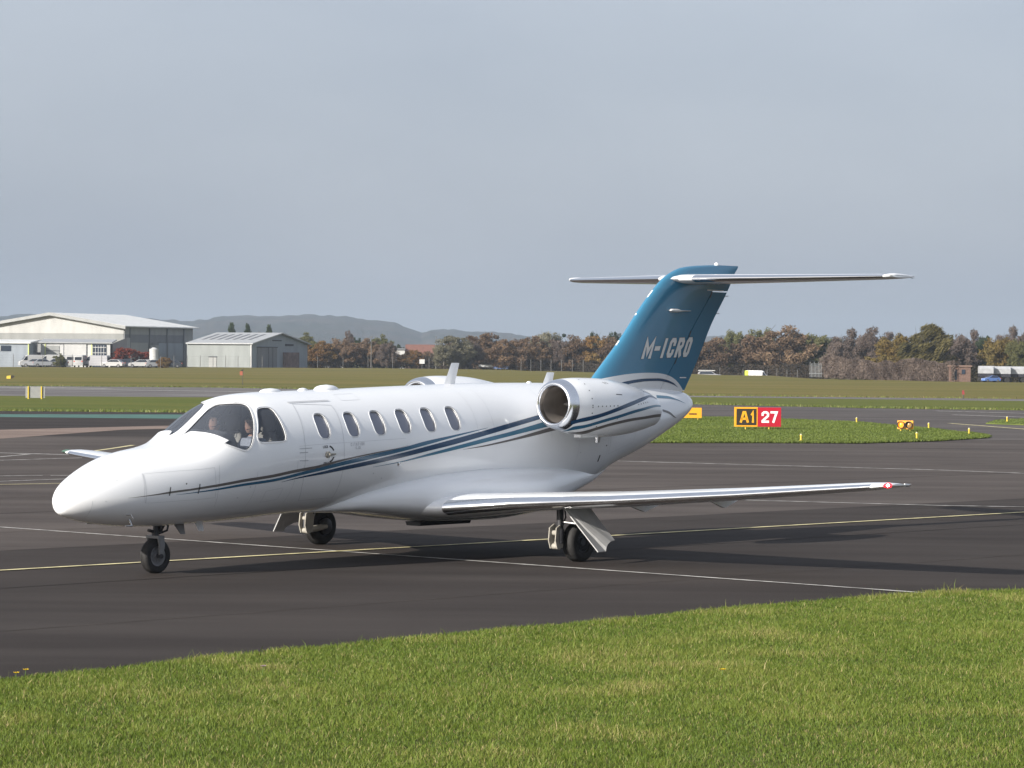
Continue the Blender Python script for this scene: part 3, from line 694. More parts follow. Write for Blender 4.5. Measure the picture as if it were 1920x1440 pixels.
GLY = {'M': [[(0, 0), (0, 1), (.5, .25), (1, 1), (1, 0)]], 'I': [[(.5, 0), (.5, 1)]], 'C': [[(1, .76), (1, .86), (.78, 1), (.22, 1), (0, .86), (0, .14), (.22, 0), (.78, 0), (1, .14), (1, .24)]],
       'R': [[(0, 0), (0, 1), (.78, 1), (1, .86), (1, .62), (.78, .48), (.08, .48)], [(.5, .46), (1, 0)]], 'O': [[(.5, 1), (.22, 1), (0, .86), (0, .14), (.22, 0), (.78, 0), (1, .14), (1, .86), (.78, 1), (.5, 1)]],
       '-': [[(0, .5), (1, .5)]], 'L': [[(0, 1), (0, 0), (1, 0)]], 'K': [[(0, 0), (0, 1)], [(1, 1), (.08, .5), (1, 0)]], 'P': [[(0, 0), (0, 1), (.78, 1), (1, .86), (1, .62), (.78, .48), (.08, .48)]],
       'E': [[(1, 1), (0, 1), (0, 0), (1, 0)], [(.1, .5), (.8, .5)]], 'N': [[(0, 0), (0, 1), (1, 0), (1, 1)]], 'T': [[(0, 1), (1, 1)], [(.5, .92), (.5, 0)]], 'A': [[(0, 0), (.38, 1), (.62, 1), (1, 0)], [(.2, .3), (.8, .3)]],
       'J': [[(1, 1), (1, .14), (.78, 0), (.22, 0), (0, .14)]], '1': [[(.1, .78), (.55, 1), (.55, 0)]], '2': [[(0, .74), (0, .86), (.25, 1), (.75, 1), (1, .86), (1, .62), (0, .08), (0, 0), (1, 0)]], '7': [[(0, 1), (1, 1), (.4, 0)]]}
def ribbon(path, w):
    P = [Vector((a, b)) for a, b in path]; closed = (P[0] - P[-1]).length < 1e-6; A = []; B = []
    n = len(P)
    for i, p in enumerate(P):
        d0 = (P[i] - P[i - 1]).normalized() if i > 0 else ((P[0] - P[-2]).normalized() if closed else None)
        d1 = (P[i + 1] - P[i]).normalized() if i < n - 1 else ((P[1] - P[0]).normalized() if closed else None)
        if d0 is None: d0 = d1
        if d1 is None: d1 = d0
        n0 = Vector((-d0.y, d0.x)); n1_ = Vector((-d1.y, d1.x)); mt = (n0 + n1_)
        mt = mt.normalized() if mt.length > 1e-6 else n0
        k = w / 2 / max(.45, mt.dot(n0))
        e = Vector((0, 0))
        if not closed and i == 0: e = -d1 * w / 2
        if not closed and i == n - 1: e = d0 * w / 2
        A.append(p + mt * k + e); B.append(p - mt * k + e)
    return A, B
def text_geo(txt, boxes, hgt, sw, fmap, sub=2):
    """boxes: (x0, width) per glyph, all in metres; fmap(a, b) -> 3D"""
    v = []; f = []
    for ch, (x0, w) in zip(txt, boxes):
        for path in GLY.get(ch, []):
            A, B = ribbon([(x0 + sw / 2 + a * (w - sw), sw / 2 + b * (hgt - sw)) for a, b in path], sw)
            for i in range(len(A) - 1):
                for s in range(sub):
                    q = [A[i].lerp(A[i + 1], s / sub), A[i].lerp(A[i + 1], (s + 1) / sub), B[i].lerp(B[i + 1], (s + 1) / sub), B[i].lerp(B[i + 1], s / sub)]
                    n = len(v); v += [fmap(c.x, c.y) for c in q]; f.append((n, n + 1, n + 2, n + 3))
    return v, f
def run(txt, adv, w): return [(i * adv, w) for i in range(len(txt))]
def hull_text(txt, x0, th0, h, adv, w, sw, m, name, off=.0026):
    v, f = text_geo(txt, run(txt, adv, w), h, sw, lambda a, b: L(*hull(x0 + a, th0 - b / .0141, off)), 1); mesh(name, v, f, m, fus)
hull_text('LOCK', 3.885, 84.3, .034, .025, .019, .006, DKL, 'lettering'); hull_text('OPEN', 3.90, 99.6, .034, .025, .019, .006, DKL, 'lettering')
hull_text('CITATION', 4.41, 84.0, .040, .034, .026, .007, LG, 'lettering'); hull_text('CJ2', 4.50, 87.2, .034, .034, .026, .007, LG, 'lettering')
mb = MB(); pl = hull(5.379, 104.5, -.005); mb.revolve([(0, .032), (.012, .03), (.02, .012), (.021, 0)], L(*pl), (0, 1, -.25), 16); mb.build('wing_inspection_light', CHROME, fus, 40)

# ---- fairing under the windshield (bleed-air hood), both sides in one piece
half = [(1.992, 4.0), (2.10, 7.0), (2.128, 17.6), (2.165, 29.0), (2.213, 40.5), (2.262, 49.0), (2.316, 56.5)]
base = [(1.74, 4.0), (1.745, 7.0), (1.78, 12.0), (1.85, 24.0), (1.93, 35.0), (2.03, 46.0), (2.15, 56.0)]
def densify(P, n):
    P = np.array(P); t = np.arange(len(P)); tt = np.linspace(0, len(P) - 1, n); return np.stack([pchip(t, P[:, 0])(tt), np.interp(tt, t, P[:, 1])], 1)
hA = densify(half, 40); bA = densify(base, 40)
hA = np.vstack([hA[::-1] * [1, -1], hA]); bA = np.vstack([bA[::-1] * [1, -1], bA]); na = len(hA); v = []
for t, o in ((0, .001), (.25, .004), (.55, .009), (.85, .014), (.97, .015), (1.0, .013), (1.0, -.004)):
    Q = bA * (1 - t) + hA * t; tp_ = np.clip((62 - np.abs(Q[:, 1])) / 22, .3, 1)
    v.append(np.stack([hull(a_, b_, o * k_) for a_, b_, k_ in zip(Q[:, 0], Q[:, 1], tp_)]))
v = np.concatenate(v); f = [(r * na + k, r * na + k + 1, (r + 1) * na + k + 1, (r + 1) * na + k) for r in range(6) for k in range(na - 1)]
f += [tuple(r * na for r in range(7)), tuple(r * na + na - 1 for r in range(7))[::-1]]
mesh('windshield_hood', toL(v), f, WHITE, fus, 35)
# windshield wiper-like bleed nozzle rib on the centre post
mb = MB(); 
# ---- nose probes, belly aerials
for s in (1, -1):
    a = Vector(hull(.90, s * 140)); mb = MB(); b = a + Vector((.02, s * .03, -.075)); c = b + Vector((-.11, 0, .0))
    mb.tube([L(*a), L(*b)], [.016, .010], 8); mb.tube([L(*b), L(*c)], [.011, .007], 8); mb.build('pitot_tube', STEEL, fus, 40)
    a = Vector(hull(.80, s * 128)); mb = MB(); mb.tube([L(*a), L(*(a + Vector((.03, s * .05, .005)))), L(*(a + Vector((.06, s * .055, -.05))))], [.010, .010, .008], 6); mb.build('angle_of_attack_vane', STEEL, fus, 40)
def blade_ant(x0, x1, ztip, xt0, xt1, zbase, y=0, t=.018):
    mb = MB(); lo = [L(x0, y - t * .1, zbase), L((x0 + x1) / 2, y - t, zbase), L(x1, y, zbase), L((x0 + x1) / 2, y + t, zbase)]
    hi = [L(xt0, y, ztip), L((xt0 + xt1) / 2, y - t * .5, ztip), L(xt1, y, ztip), L((xt0 + xt1) / 2, y + t * .5, ztip)]
    mb.loft([lo, hi]); return mb.build('blade_antenna', WHITE, fus)
blade_ant(7.17, 7.40, 2.67, 7.33, 7.50, 2.355); blade_ant(9.36, 9.58, 2.54, 9.46, 9.63, 2.36)
blade_ant(2.35, 2.50, .50, 2.44, 2.53, .63)
def dome(x, rx, ry, h, zb):
    mb = MB(); rings = []
    for a in np.linspace(0, 1, 7):
        k = math.sqrt(max(0, 1 - a * a)) if a < 1 else .02
        rings.append([L(x + rx * k * math.cos(q), ry * k * math.sin(q), zb + h * a) for q in np.linspace(0, 2 * math.pi, 20, endpoint=False)])
    mb.loft(rings); mb.build('antenna_dome', WHITE, fus, 50)
dome(3.72, .19, .09, .055, 2.27); dome(4.33, .09, .05, .04, 2.288); dome(4.78, .22, .11, .075, 2.295); dome(9.05, .05, .03, .03, 2.38)

# ---- belly and wing-root fairing
def fairing_pts(x):
    f1_ = np.interp
    w = pchip([4.25, 4.7, 5.2, 5.7, 6.2, 6.8, 7.6, 8.4, 9.0, 9.5, 10.0, 10.4, 10.7], [.10, .50, .70, .84, .93, .99, 1.01, .95, .81, .65, .49, .36, .22])(x)
    zb = pchip([4.25, 4.9, 5.4, 6.1, 6.55, 7.6, 8.4, 9.0, 9.5, 10.0, 10.4, 10.7], [.672, .645, .59, .51, .475, .455, .50, .63, .76, .885, 1.045, 1.165])(x)
    zt = pchip([4.25, 4.7, 5.2, 5.8, 6.4, 7.4, 8.6, 9.0, 9.5, 10.0, 10.4, 10.7], [.70, .93, 1.06, 1.16, 1.23, 1.27, 1.26, 1.245, 1.225, 1.20, 1.19, 1.205])(x)
    return float(w), float(zb), float(zt)
rings = []
for x in np.concatenate([np.linspace(4.25, 6, 20), np.linspace(6.1, 9.2, 22), np.linspace(9.25, 10.7, 20)]):
    w, zb, zt = fairing_pts(x); zc = zb * .52 + zt * .48; r = []
    for a in np.linspace(0, 2 * math.pi, 64, endpoint=False):
        c, s = math.cos(a), math.sin(a); n = 2.7; b = (zt - zc) if c > 0 else (zc - zb)
        r.append(L(x, w * math.copysign(abs(s) ** (2 / n), s), zc + b * math.copysign(abs(c) ** (2 / n), c)))
    rings.append(r)
mb = MB(); mb.loft(rings); bel = mb.build('belly_fairing', WHITE, JET, 60)
mb = MB(); mb.loft([[(-6.55, y, z) for y, z in ((-.15, .46), (-.12, .405), (.12, .405), (.15, .46))], [(-7.62, y, z) for y, z in ((-.15, .46), (-.12, .405), (.12, .405), (.15, .46))]]); pad = mb.build('belly_pod', DARKM, bel)

# ---- wings
def airfoil(n=22, t=.13, camber=.018):
    c = (1 - np.cos(np.linspace(0, np.pi, n))) / 2
    y = 5 * t * (.2969 * np.sqrt(c) - .126 * c - .3516 * c ** 2 + .2843 * c ** 3 - .1030 * c ** 4)
    m = camber * 4 * c * (1 - c) * (1 - .4 * c); return c, m + y, m - y
WST = [(0.70, 5.80, .70, 2.72, .13), (1.00, 5.93, .705, 2.55, .13), (1.45, 6.18, .745, 2.22, .13), (1.95, 6.33, .79, 1.98, .128), (3.5, 6.42, .885, 1.66, .125), (5.4, 6.55, 1.03, 1.30, .12), (7.2, 6.69, 1.185, .92, .115), (7.42, 6.72, 1.205, .80, .105), (7.53, 6.79, 1.215, .64, .085), (7.585, 6.90, 1.222, .42, .05)]
wy = np.array([w[0] for w in WST])
def wstat(y): return [float(np.interp(y, wy, [w[i] for w in WST])) for i in range(1, 5)]
def wing_ring(y, c0, c1, sgn, n=20, grow_=0.0):
    xle, zle, ch, t = wstat(y); c, u, l = airfoil(60, t); cs = c0 + (c1 - c0) * (1 - np.cos(np.linspace(0, np.pi, n))) / 2 if c0 == 0 else np.linspace(c0, c1, n)
    uu = np.interp(cs, c, u); ll = np.interp(cs, c, l)
    inc = -.022  # trailing edge droop per unit chord
    top = [(xle + a * ch, sgn * y, zle + (b + inc * a) * ch) for a, b in zip(cs, uu)]; bot = [(xle + a * ch, sgn * y, zle + (b + inc * a) * ch) for a, b in zip(cs, ll)]
    if c0 == 0: bot = bot[1:]
    if c1 == 1.0: bot = bot[:-1]
    ring = top + bot[::-1]
    return [L(*p) for p in ring]
def wing_part(name, ys_, c0, c1, sgn, m, parent, n=20):
    mb = MB(); rings = [wing_ring(y, c0, c1, sgn, n) for y in ys_]; mb.loft(rings); return mb.build(name, m, parent, 35)
YS = sorted(set(list(wy) + [1.2, 1.7, 2.7, 4.4, 6.3]))
REDL = mat('red_navigation_lens', (0.6, 0.02, 0.02), 0.2, emit=(1.0, 0.02, 0.03), estr=2.2)
HOTL = mat('red_lamp_core', (1, .5, .5), 0.2, emit=(1.0, 0.30, 0.30), estr=30.0)
GRNL = mat('green_navigation_lens', (0.12, 0.22, 0.16), 0.2)
for s in (1, -1):
    wing = wing_part('wing', YS, 0, .74, s, WHITE, JET, 24)
    wing_part('flap', [1.02, 2.0, 3.0, 4.05], .744, 1.0, s, WHITE, wing, 8)
    wing_part('aileron', [4.08, 5.4, 6.3, 7.0], .744, 1.0, s, WHITE, wing, 8)
    wing_part('wing_tip', [7.02, 7.2, 7.42, 7.53, 7.585], .744, 1.0, s, WHITE, wing, 8)
    wing_part('wing_root_edge', [.70, .85, 1.0], .744, 1.0, s, WHITE, wing, 8)
    # polished leading edge, standing 2 mm proud
    rings = []
    for y in [1.05, 1.2, 1.45, 1.7, 1.95, 2.7, 3.5, 4.4, 5.4, 6.3, 7.2, 7.38]:
        xle, zle, ch, t = wstat(y); c, u, l = airfoil(80, t); cs = .055 * (1 - np.cos(np.linspace(0, np.pi / 2, 12))); uu = np.interp(cs, c, u); ll = np.interp(cs, c, l); o = .0025
        ring = [(xle + a * ch - o, s * y, zle + (b - .022 * a) * ch + o) for a, b in zip(cs[::-1], uu[::-1])] + [(xle + a * ch - o, s * y, zle + (b - .022 * a) * ch - o) for a, b in zip(cs[1:], ll[1:])]
        rings.append([L(*p) for p in ring])
    mb = MB(); mb.loft(rings, cap=False, closed=False); mb.build('leading_edge', CHROME, wing, 40)
    # flap track fairings
    for yb in (3.02, 4.45):
        xle, zle, ch, t = wstat(yb); mb = MB(); x0 = xle + .62 * ch; x1 = xle + 1.05 * ch; z0 = zle - .045 * ch
        mb.loft([[L(x0, s * yb - .01, z0), L(x0, s * yb + .01, z0), L(x0, s * yb + .01, z0 + .04), L(x0, s * yb - .01, z0 + .04)],
                 [L((x0 + x1) / 2, s * yb - .03, z0 - .10), L((x0 + x1) / 2, s * yb + .03, z0 - .10), L((x0 + x1) / 2, s * yb + .03, z0 + .06), L((x0 + x1) / 2, s * yb - .03, z0 + .06)],
                 [L(x1, s * yb - .01, z0 - .01), L(x1, s * yb + .01, z0 - .01), L(x1, s * yb + .01, z0 + .03), L(x1, s * yb - .01, z0 + .03)]])
        mb.build('flap_track_fairing', WHITE, wing)
    # tip light
    mb = MB(); mb.revolve([(-.10, .004), (-.06, .022), (0, .032), (.05, .030), (.11, .004)], L(6.85, s * 7.555, 1.222), (-1, 0, 0), 14)
    nl = mb.build('navigation_light', REDL if s > 0 else GRNL, wing, 50)
    if s > 0:
        mb = MB(); mb.revolve([(-.02, .004), (0, .020), (.02, .004)], L(6.80, s * 7.592, 1.226), (.6, -.8, 0), 12); mb.build('lamp_bulb', HOTL, nl)
    mb = MB(); mb.loft([[L(7.24, s * 7.545, 1.20), L(7.24, s * 7.56, 1.20), L(7.24, s * 7.56, 1.235), L(7.24, s * 7.545, 1.235)], [L(7.40, s * 7.55, 1.222), L(7.40, s * 7.554, 1.222), L(7.40, s * 7.554, 1.226), L(7.40, s * 7.55, 1.226)]]); mb.build('tip_fairing', WHITE, wing)
    for k, yw in enumerate((6.2, 6.6, 7.0, 7.35)):
        xle, zle, ch, t = wstat(yw); mb = MB(); mb.tube([L(xle + ch, s * yw, zle - .022 * ch), L(xle + ch + .14, s * yw, zle - .03 * ch)], .004, 5); mb.build('static_wick', DARKM, wing)

# ---- engines
NX = [8.02, 8.06, 8.2, 8.5, 9.0, 9.6, 10.0, 10.25]; NZ = [2.10, 2.10, 2.093, 2.072, 2.045, 2.025, 2.01, 1.99]; NR = [.30, .335, .365, .402, .42, .37, .295, .225]
nzf, nrf = pchip(NX, NZ), pchip(NX, NR)
def nac_s(side):
    def f_(x, ph, off=0.0):
        x = np.asarray(x, float); ph = np.radians(np.asarray(ph, float)); r = nrf(x) + off
        return np.stack([x + 0 * ph, side * 1.29 + r * np.sin(ph), nzf(x) + r * np.cos(ph)], -1)
    return f_
TH48 = np.linspace(0, 360, 56, endpoint=False)
HOT = mat('exhaust_metal', (0.18, 0.15, 0.13), 0.4, 0.8, var=.2, scale=8)
FANM = mat('fan_blades', (0.06, 0.06, 0.065), 0.35, 0.7)
for s in (1, -1):
    nf = nac_s(s); mb = MB(); rings = [[L(*q) for q in nf(np.full(len(TH48), x), TH48)] for x in np.concatenate([np.linspace(8.17, 8.6, 12), np.linspace(8.7, 10.25, 30)])]
    mb.loft(rings, cap=False); nac = mb.build('nacelle', WHITE, JET, 60)
    # lip: polished ring rolling from the outer skin over into the duct
    prof = [(8.17, float(nrf(8.17)) + .001), (8.12, float(nrf(8.12))), (8.06, .335), (8.025, .312), (8.012, .292), (8.02, .272), (8.05, .258), (8.11, .252)]
    mb = MB(); mb.loft([[L(x, s * 1.29 + r * math.sin(a), float(nzf(x)) + r * math.cos(a)) for a in np.radians(TH48)] for x, r in prof], cap=False); mb.build('inlet_lip', CHROME, nac, 60)
    mb = MB(); mb.loft([[L(x, s * 1.29 + r * math.sin(a), 2.097 + r * math.cos(a)) for a in np.radians(TH48)] for x, r in [(8.11, .252), (8.3, .258), (8.5, .265), (8.72, .268)]], cap=False); mb.build('inlet_duct', DUCT, nac, 60)
    mb = MB(); mb.revolve([(0, .268), (.02, .268)], L(8.72, s * 1.29, 2.09), (-1, 0, 0), 32); fan = mb.build('fan_disc', DARKM, nac)
    mb = MB(); mb.revolve([(0, .10), (.06, .085), (.13, .05), (.17, .012), (.175, .0)], L(8.70, s * 1.29, 2.09), (1, 0, 0), 20); mb.build('spinner', STEEL, nac, 40)
    mb = MB()
    for k in range(18):
        a = 2 * math.pi * k / 18; e = Vector((0, math.sin(a), math.cos(a))); tn = Vector((0, math.cos(a), -math.sin(a))); c0 = Vector((8.67, s * 1.29, 2.09))
        q = [c0 + e * .09 - tn * .014 + Vector((.025, 0, 0)), c0 + e * .09 + tn * .014 - Vector((.02, 0, 0)), c0 + e * .262 + tn * .035 - Vector((.02, 0, 0)), c0 + e * .262 - tn * .03 + Vector((.02, 0, 0))]
        mb.add([L(*p) for p in q], [(0, 1, 2, 3)])
    mb.build('fan_blades', FANM, nac)
    mb = MB(); mb.loft([[L(x, s * 1.29 + r * math.sin(a), float(nzf(x)) + r * math.cos(a)) for a in np.radians(TH48)] for x, r in [(10.25, .225), (10.255, .215), (10.1, .205), (9.7, .20)]], cap=False); mb.build('exhaust_nozzle', HOT, nac, 50)
    mb = MB(); mb.revolve([(0, .20), (.01, .2)], L(9.72, s * 1.29, 2.02), (-1, 0, 0), 24); mb.build('exhaust_back', DARKM, nac)
    for st, m_ in (([(8.10, 131, 8.14, 141), (8.196, 122, 8.235, 131), (8.333, 113.8, 8.366, 122.8), (8.647, 100.7, 8.663, 108.2), (9.001, 86.3, 9.002, 94), (9.462, 69.5, 9.436, 78.8), (9.748, 57.4, 9.701, 67.6), (10.02, 43, 9.948, 53.4), (10.2, 36, 10.2, 46)], NAVY),
                   ([(8.19, 172, 8.22, 179.8), (8.20, 147.6, 8.26, 159.1), (8.402, 130.5, 8.444, 138), (8.683, 114.5, 8.709, 120.9), (9.208, 96.6, 9.219, 102.5), (9.661, 85.1, 9.66, 91.4), (10.23, 68.5, 10.23, 75)], BLUE),
                   ([(8.30, 172, 8.32, 176), (8.405, 158.2, 8.503, 170.4), (8.609, 135.8, 8.659, 143.5), (8.887, 120.2, 8.917, 126.2), (9.244, 110.7, 9.27, 116.8), (9.684, 105.9, 9.707, 112.6), (10.23, 100.2, 10.23, 110.5)], GREYS)):
        band('stripe', [(a, s * b, c, s * d) for a, b, c, d in st], m_, .0028, nac, nf, sides=(1,))
    # fasteners, bottom drain mast and cowl latch scoop
    mb = MB()
    for xx_, ph in [(8.42, p) for p in (20, 38, 56, 74, 88, 92, 104)] + [(8.45 + .085 * k, 90 - .8 * k) for k in range(1, 7)] + [(9.5 + .07 * k, 80 - 2 * k) for k in range(5)] + [(9.75, 28), (9.82, 40), (8.62, 132)]:
        mb.add([L(*nf(xx_ + dx, s * (ph + dp), .0024)) for dx, dp in ((-.009, -1.3), (.009, -1.3), (.009, 1.3), (-.009, 1.3))], [(0, 1, 2, 3)])
    mb.build('cowl_fasteners', DKL, nac)['kind'] = 'stuff'
    mb = MB()
    for (xa, pa), (xb, pb) in (((8.86, 30), (8.90, 36)), ((8.92, 29), (8.96, 35)), ((8.98, 62), (9.12, 62)), ((8.98, 104), (8.98, 112))):
        d = np.array([xb - xa, (pb - pa) * .007]); nn = np.array([-d[1], d[0]]) / np.linalg.norm(d) * .006
        mb.add([L(*nf(a + nn[0] * k, s * (p + nn[1] * k / .007), .0024)) for a, p, k in ((xa, pa, 1), (xb, pb, 1), (xb, pb, -1), (xa, pa, -1))], [(0, 1, 2, 3)])
    mb.build('cowl_latches', DKL, nac)['kind'] = 'stuff'
    mb = MB(); mb.tube([L(9.0, s * 1.31, 1.64), L(9.0, s * 1.31, 1.55)], [.05, .035], 10); mb.build('drain_mast', STEEL, nac, 40)
    mb = MB(); mb.bbox(L(8.55, s * 1.25, 1.665), L(8.95, s * 1.37, 1.63)); mb.build('bottom_scoop', WHITE2, nac)
    # pylon
    mb = MB(); rings = []
    for y in (.45, .70, .86, 1.05):
        xa, xb = 8.55 + (y - .45) * .05, 10.15 - (y - .45) * .1; r = []
        for c in np.linspace(0, 1, 14): r.append(L(xa + (xb - xa) * c, s * y, 2.10 + .10 * math.sqrt(max(0, c)) * (1 - c) * 1.7 - .05 * c))
        for c in np.linspace(1, 0, 14)[1:-1]: r.append(L(xa + (xb - xa) * c, s * y, 2.10 - .10 * math.sqrt(max(0, c)) * (1 - c) * 1.7 - .05 * c))
        rings.append(r)
    mb.loft(rings); mb.build('pylon', WHITE, JET, 40)

# ---- fin and rudder
FZ = [2.15, 2.453, 3.009, 3.584, 3.878, 3.98, 4.047, 4.115, 4.163, 4.207, 4.232]
fle = pchip(FZ, [10.20, 10.524, 11.165, 11.754, 12.10, 12.24, 12.37, 12.54, 12.70, 13.06, 13.55])
TZ = [2.15, 2.25, 2.319, 2.502, 2.827, 3.282, 3.863, 4.121, 4.225, 4.24]
fte = pchip(TZ, [12.74, 12.83, 12.879, 13.016, 13.236, 13.526, 13.991, 14.161, 14.246, 14.23])
fhx = lambda z: 12.08 + (z - 2.25) * (13.48 - 12.08) / (3.80 - 2.25)
FC, FU, FL_ = airfoil(60, 1.0, 0.0)
def ftk(z): return float(np.interp(z, [2.1, 2.6, 3.8, 4.1, 4.2, 4.24], [.118, .108, .105, .10, .075, .03]))
def fin_y(x, z):
    a, b = float(fle(z)), float(fte(z)); c = min(max((x - a) / (b - a), 0), 1); return float(np.interp(c, FC, FU)) * (b - a) * ftk(z)
FINP = bpy.data.materials.new('fin_paint'); FINP.use_nodes = True; t = FINP.node_tree; b = t.nodes['Principled BSDF']
b.inputs['Roughness'].default_value = .22; b.inputs['Coat Weight'].default_value = .6; b.inputs['Coat Roughness'].default_value = .05
tcn = t.nodes.new('ShaderNodeTexCoord'); sp = t.nodes.new('ShaderNodeSeparateXYZ'); t.links.new(tcn.outputs['Object'], sp.inputs[0])
def mth(op, a, b_=None):
    n = t.nodes.new('ShaderNodeMath'); n.operation = op
    for i, q in enumerate((a, b_)):
        if q is None: continue
        if isinstance(q, (int, float)): n.inputs[i].default_value = q
        else: t.links.new(q, n.inputs[i])
    return n.outputs[0]
d_ = mth('SUBTRACT', mth('MULTIPLY', sp.outputs[0], -1.0), 11.75); d2 = mth('MULTIPLY', d_, d_); d4 = mth('MULTIPLY', d2, d2)
drop = mth('ADD', mth('MULTIPLY', d2, .075), mth('MULTIPLY', mth('MULTIPLY', d4, .16), mth('GREATER_THAN', d_, 0.0)))
mask = mth('GREATER_THAN', sp.outputs[2], mth('SUBTRACT', 2.535, drop))
mxn = t.nodes.new('ShaderNodeMix'); mxn.data_type = 'RGBA'; t.links.new(mask, mxn.inputs[0])
mxn.inputs[6].default_value = (.78, .785, .79, 1); mxn.inputs[7].default_value = (.040, .185, .310, 1); t.links.new(mxn.outputs[2], b.inputs['Base Color'])
def fin_part(name, zs, xa, xb, m, parent):
    mb = MB(); rings = []
    for z in zs:
        a, c = xa(z), xb(z); q = np.linspace(0, 1, 26); q = (1 - np.cos(np.pi * q)) / 2; X_ = a + (c - a) * q
        le = [fin_y(x, z) for x in X_]
        rings.append([L(x, y + .0005, z) for x, y in zip(X_, le)] + [L(x, -y - .0005, z) for x, y in zip(X_[::-1], le[::-1])])
    mb.loft(rings); return mb.build(name, m, parent, 40)
ftop = [3.8265, 3.90, 3.98, 4.047, 4.09, 4.13, 4.163, 4.19, 4.207, 4.22, 4.232]
fin = fin_part('fin', list(np.linspace(2.18, 3.826, 34)), lambda z: float(fle(z)), lambda z: fhx(z) - .008, FINP, JET)
fin_part('fin_cap', ftop, lambda z: float(fle(z)), lambda z: float(fte(z)), FINP, fin)
fin_part('rudder', list(np.linspace(2.268, 3.805, 24)), lambda z: fhx(z) + .008, lambda z: float(fte(z)), FINP, fin)
fin_part('tail_cone_cap', [2.14, 2.2, 2.25], lambda z: 11.9, lambda z: float(fte(z)) - .05, WHITE, fin)
# short white dashes on the leading edge, its glints put in as paint
def fin_glint(z0, z1):
    mb = MB(); rings = []
    for z in np.linspace(z0, z1, 8):
        a, c = float(fle(z)), float(fte(z)); X_ = a + np.array([.0014, .001, .0006, .0002, 0]) * (c - a) * .6
        r = [L(x - .003, fin_y(x, z) + .002, z) for x in X_] + [L(x - .003, -fin_y(x, z) - .002, z) for x in X_[::-1][1:]]
        rings.append(r)
    mb.loft(rings, cap=False, closed=False); mb.build('leading_edge', WHITE2, fin, 40)
for z0, z1 in ((2.95, 3.02), (3.41, 3.44), (3.69, 3.80)): fin_glint(z0, z1)
def fin_strip(name, topc, botc, m, off=.003, k=40):
    topc = np.array(topc); botc = np.array(botc); t_ = np.linspace(0, 1, k)
    rs = lambda P: np.stack([np.interp(t_, np.linspace(0, 1, len(P)), P[:, 0]), pchip(np.linspace(0, 1, len(P)), P[:, 1])(t_)], 1)
    A, B = rs(topc), rs(botc)
    for s in (1, -1):
        v = [L(x, s * (fin_y(x, z) + off), z) for x, z in A] + [L(x, s * (fin_y(x, z) + off), z) for x, z in B]
        mesh(name, v, [(i, i + 1, k + i + 1, k + i) for i in range(k - 1)], m, fin, smooth=True)
fin_strip('stripe', [(10.95, 2.365), (11.114, 2.397), (11.416, 2.431), (11.693, 2.447), (12.03, 2.45), (12.257, 2.43), (12.486, 2.378), (12.63, 2.309)], [(11.1, 2.335), (11.307, 2.372), (11.5, 2.39), (11.694, 2.405), (12.03, 2.41), (12.314, 2.384), (12.515, 2.344), (12.635, 2.306)], NAVY)
LTR = mat('registration_silver', (0.76, 0.75, 0.73), 0.4); 
BL, BR, TL, TR = (Vector(q) for q in ((11.554, 2.745), (12.858, 2.784), (11.703, 3.05), (13.011, 3.09)))
WREG, HREG = 1.30, .307
def reg_map(off, s):
    def f_(a, b_):
        u, v_ = a / WREG, b_ / HREG
        if s < 0: pass
        p = (BL.lerp(BR, u)).lerp(TL.lerp(TR, u), v_); return L(p.x, s * (fin_y(p.x, p.y) + off), p.y)
    return f_
gb = [('M', 0, .19), ('-', .215, .11), ('I', .375, .07), ('C', .50, .14), ('R', .68, .145), ('O', .865, .135)]
for s in (1, -1):
    for sw, off, m_, nm, g in ((.082, .0030, DKL, 'registration_outline', .006), (.070, .0048, LTR, 'registration_letters', 0)):
        v, f = text_geo([q[0] for q in gb], [(q[1] * WREG - g, q[2] * WREG + 2 * g) for q in gb], HREG + 2 * g, sw, lambda a, b_, fm=reg_map(off, s), g=g: fm(a, b_ - g), 4)
        if s < 0:
            # the other side reads forward too
            v, f = text_geo([q[0] for q in gb], [(q[1] * WREG - g, q[2] * WREG + 2 * g) for q in gb], HREG + 2 * g, sw, lambda a, b_, fm=reg_map(off, s), g=g: fm(WREG - a, b_ - g), 4)
        mesh(nm, v, f, m_, fin)
# small fittings on the fin
for s in (1, -1):
    mb = MB(); z = 3.495; mb.loft([[L(x, s * (fin_y(x, z) + d * .5), z + dz) for d, dz in ((.0, -h), (.12, -h * .4), (.12, h * .4), (.0, h))] for x, h in ((12.274, .006), (12.33, .03), (12.50, .03), (12.58, .010), (12.80, .006))]); mb.build('navigation_aerial', WHITE2, fin)
    for z0, x0, x1 in ((3.83, 13.326, 13.83), (2.46, 12.66, 12.86), (2.257, 12.09, 12.83)):
        mb = MB(); v = [L(x, s * (fin_y(x, z0) + .004), z0 + d) for d in (-.008, .008) for x in np.linspace(x0, x1, 8)]; mesh('rudder_gap_strip', v, [(i, i + 1, 9 + i, 8 + i) for i in range(7)], WHITE2, fin)
    for zc_, in ((3.76,), (3.14,), (2.72,)):
        x = fhx(zc_); v = [L(x + a, s * (fin_y(x + a, zc_ + b_) + .0032), zc_ + b_) for a, b_ in ((-.035, -.05), (-.005, -.05), (.05, .05), (.02, .05))]; mesh('hinge_cover', v, [(0, 1, 2, 3)], DKL, fin)
for z, ln in ((3.745, .09), (3.466, .08), (3.0, .05)):
    x = float(fte(z)); mb = MB(); mb.tube([L(x - .02, 0, z), L(x + ln, 0, z + .005)], .005, 5); mb.build('static_wick', DARKM, fin)
mb = MB(); mb.revolve([(0, .035), (.03, .03), (.045, .01), (.047, 0)], L(13.66, 0, 4.228), (0, 0, 1), 12); mb.build('beacon', WHITE2, fin, 40)

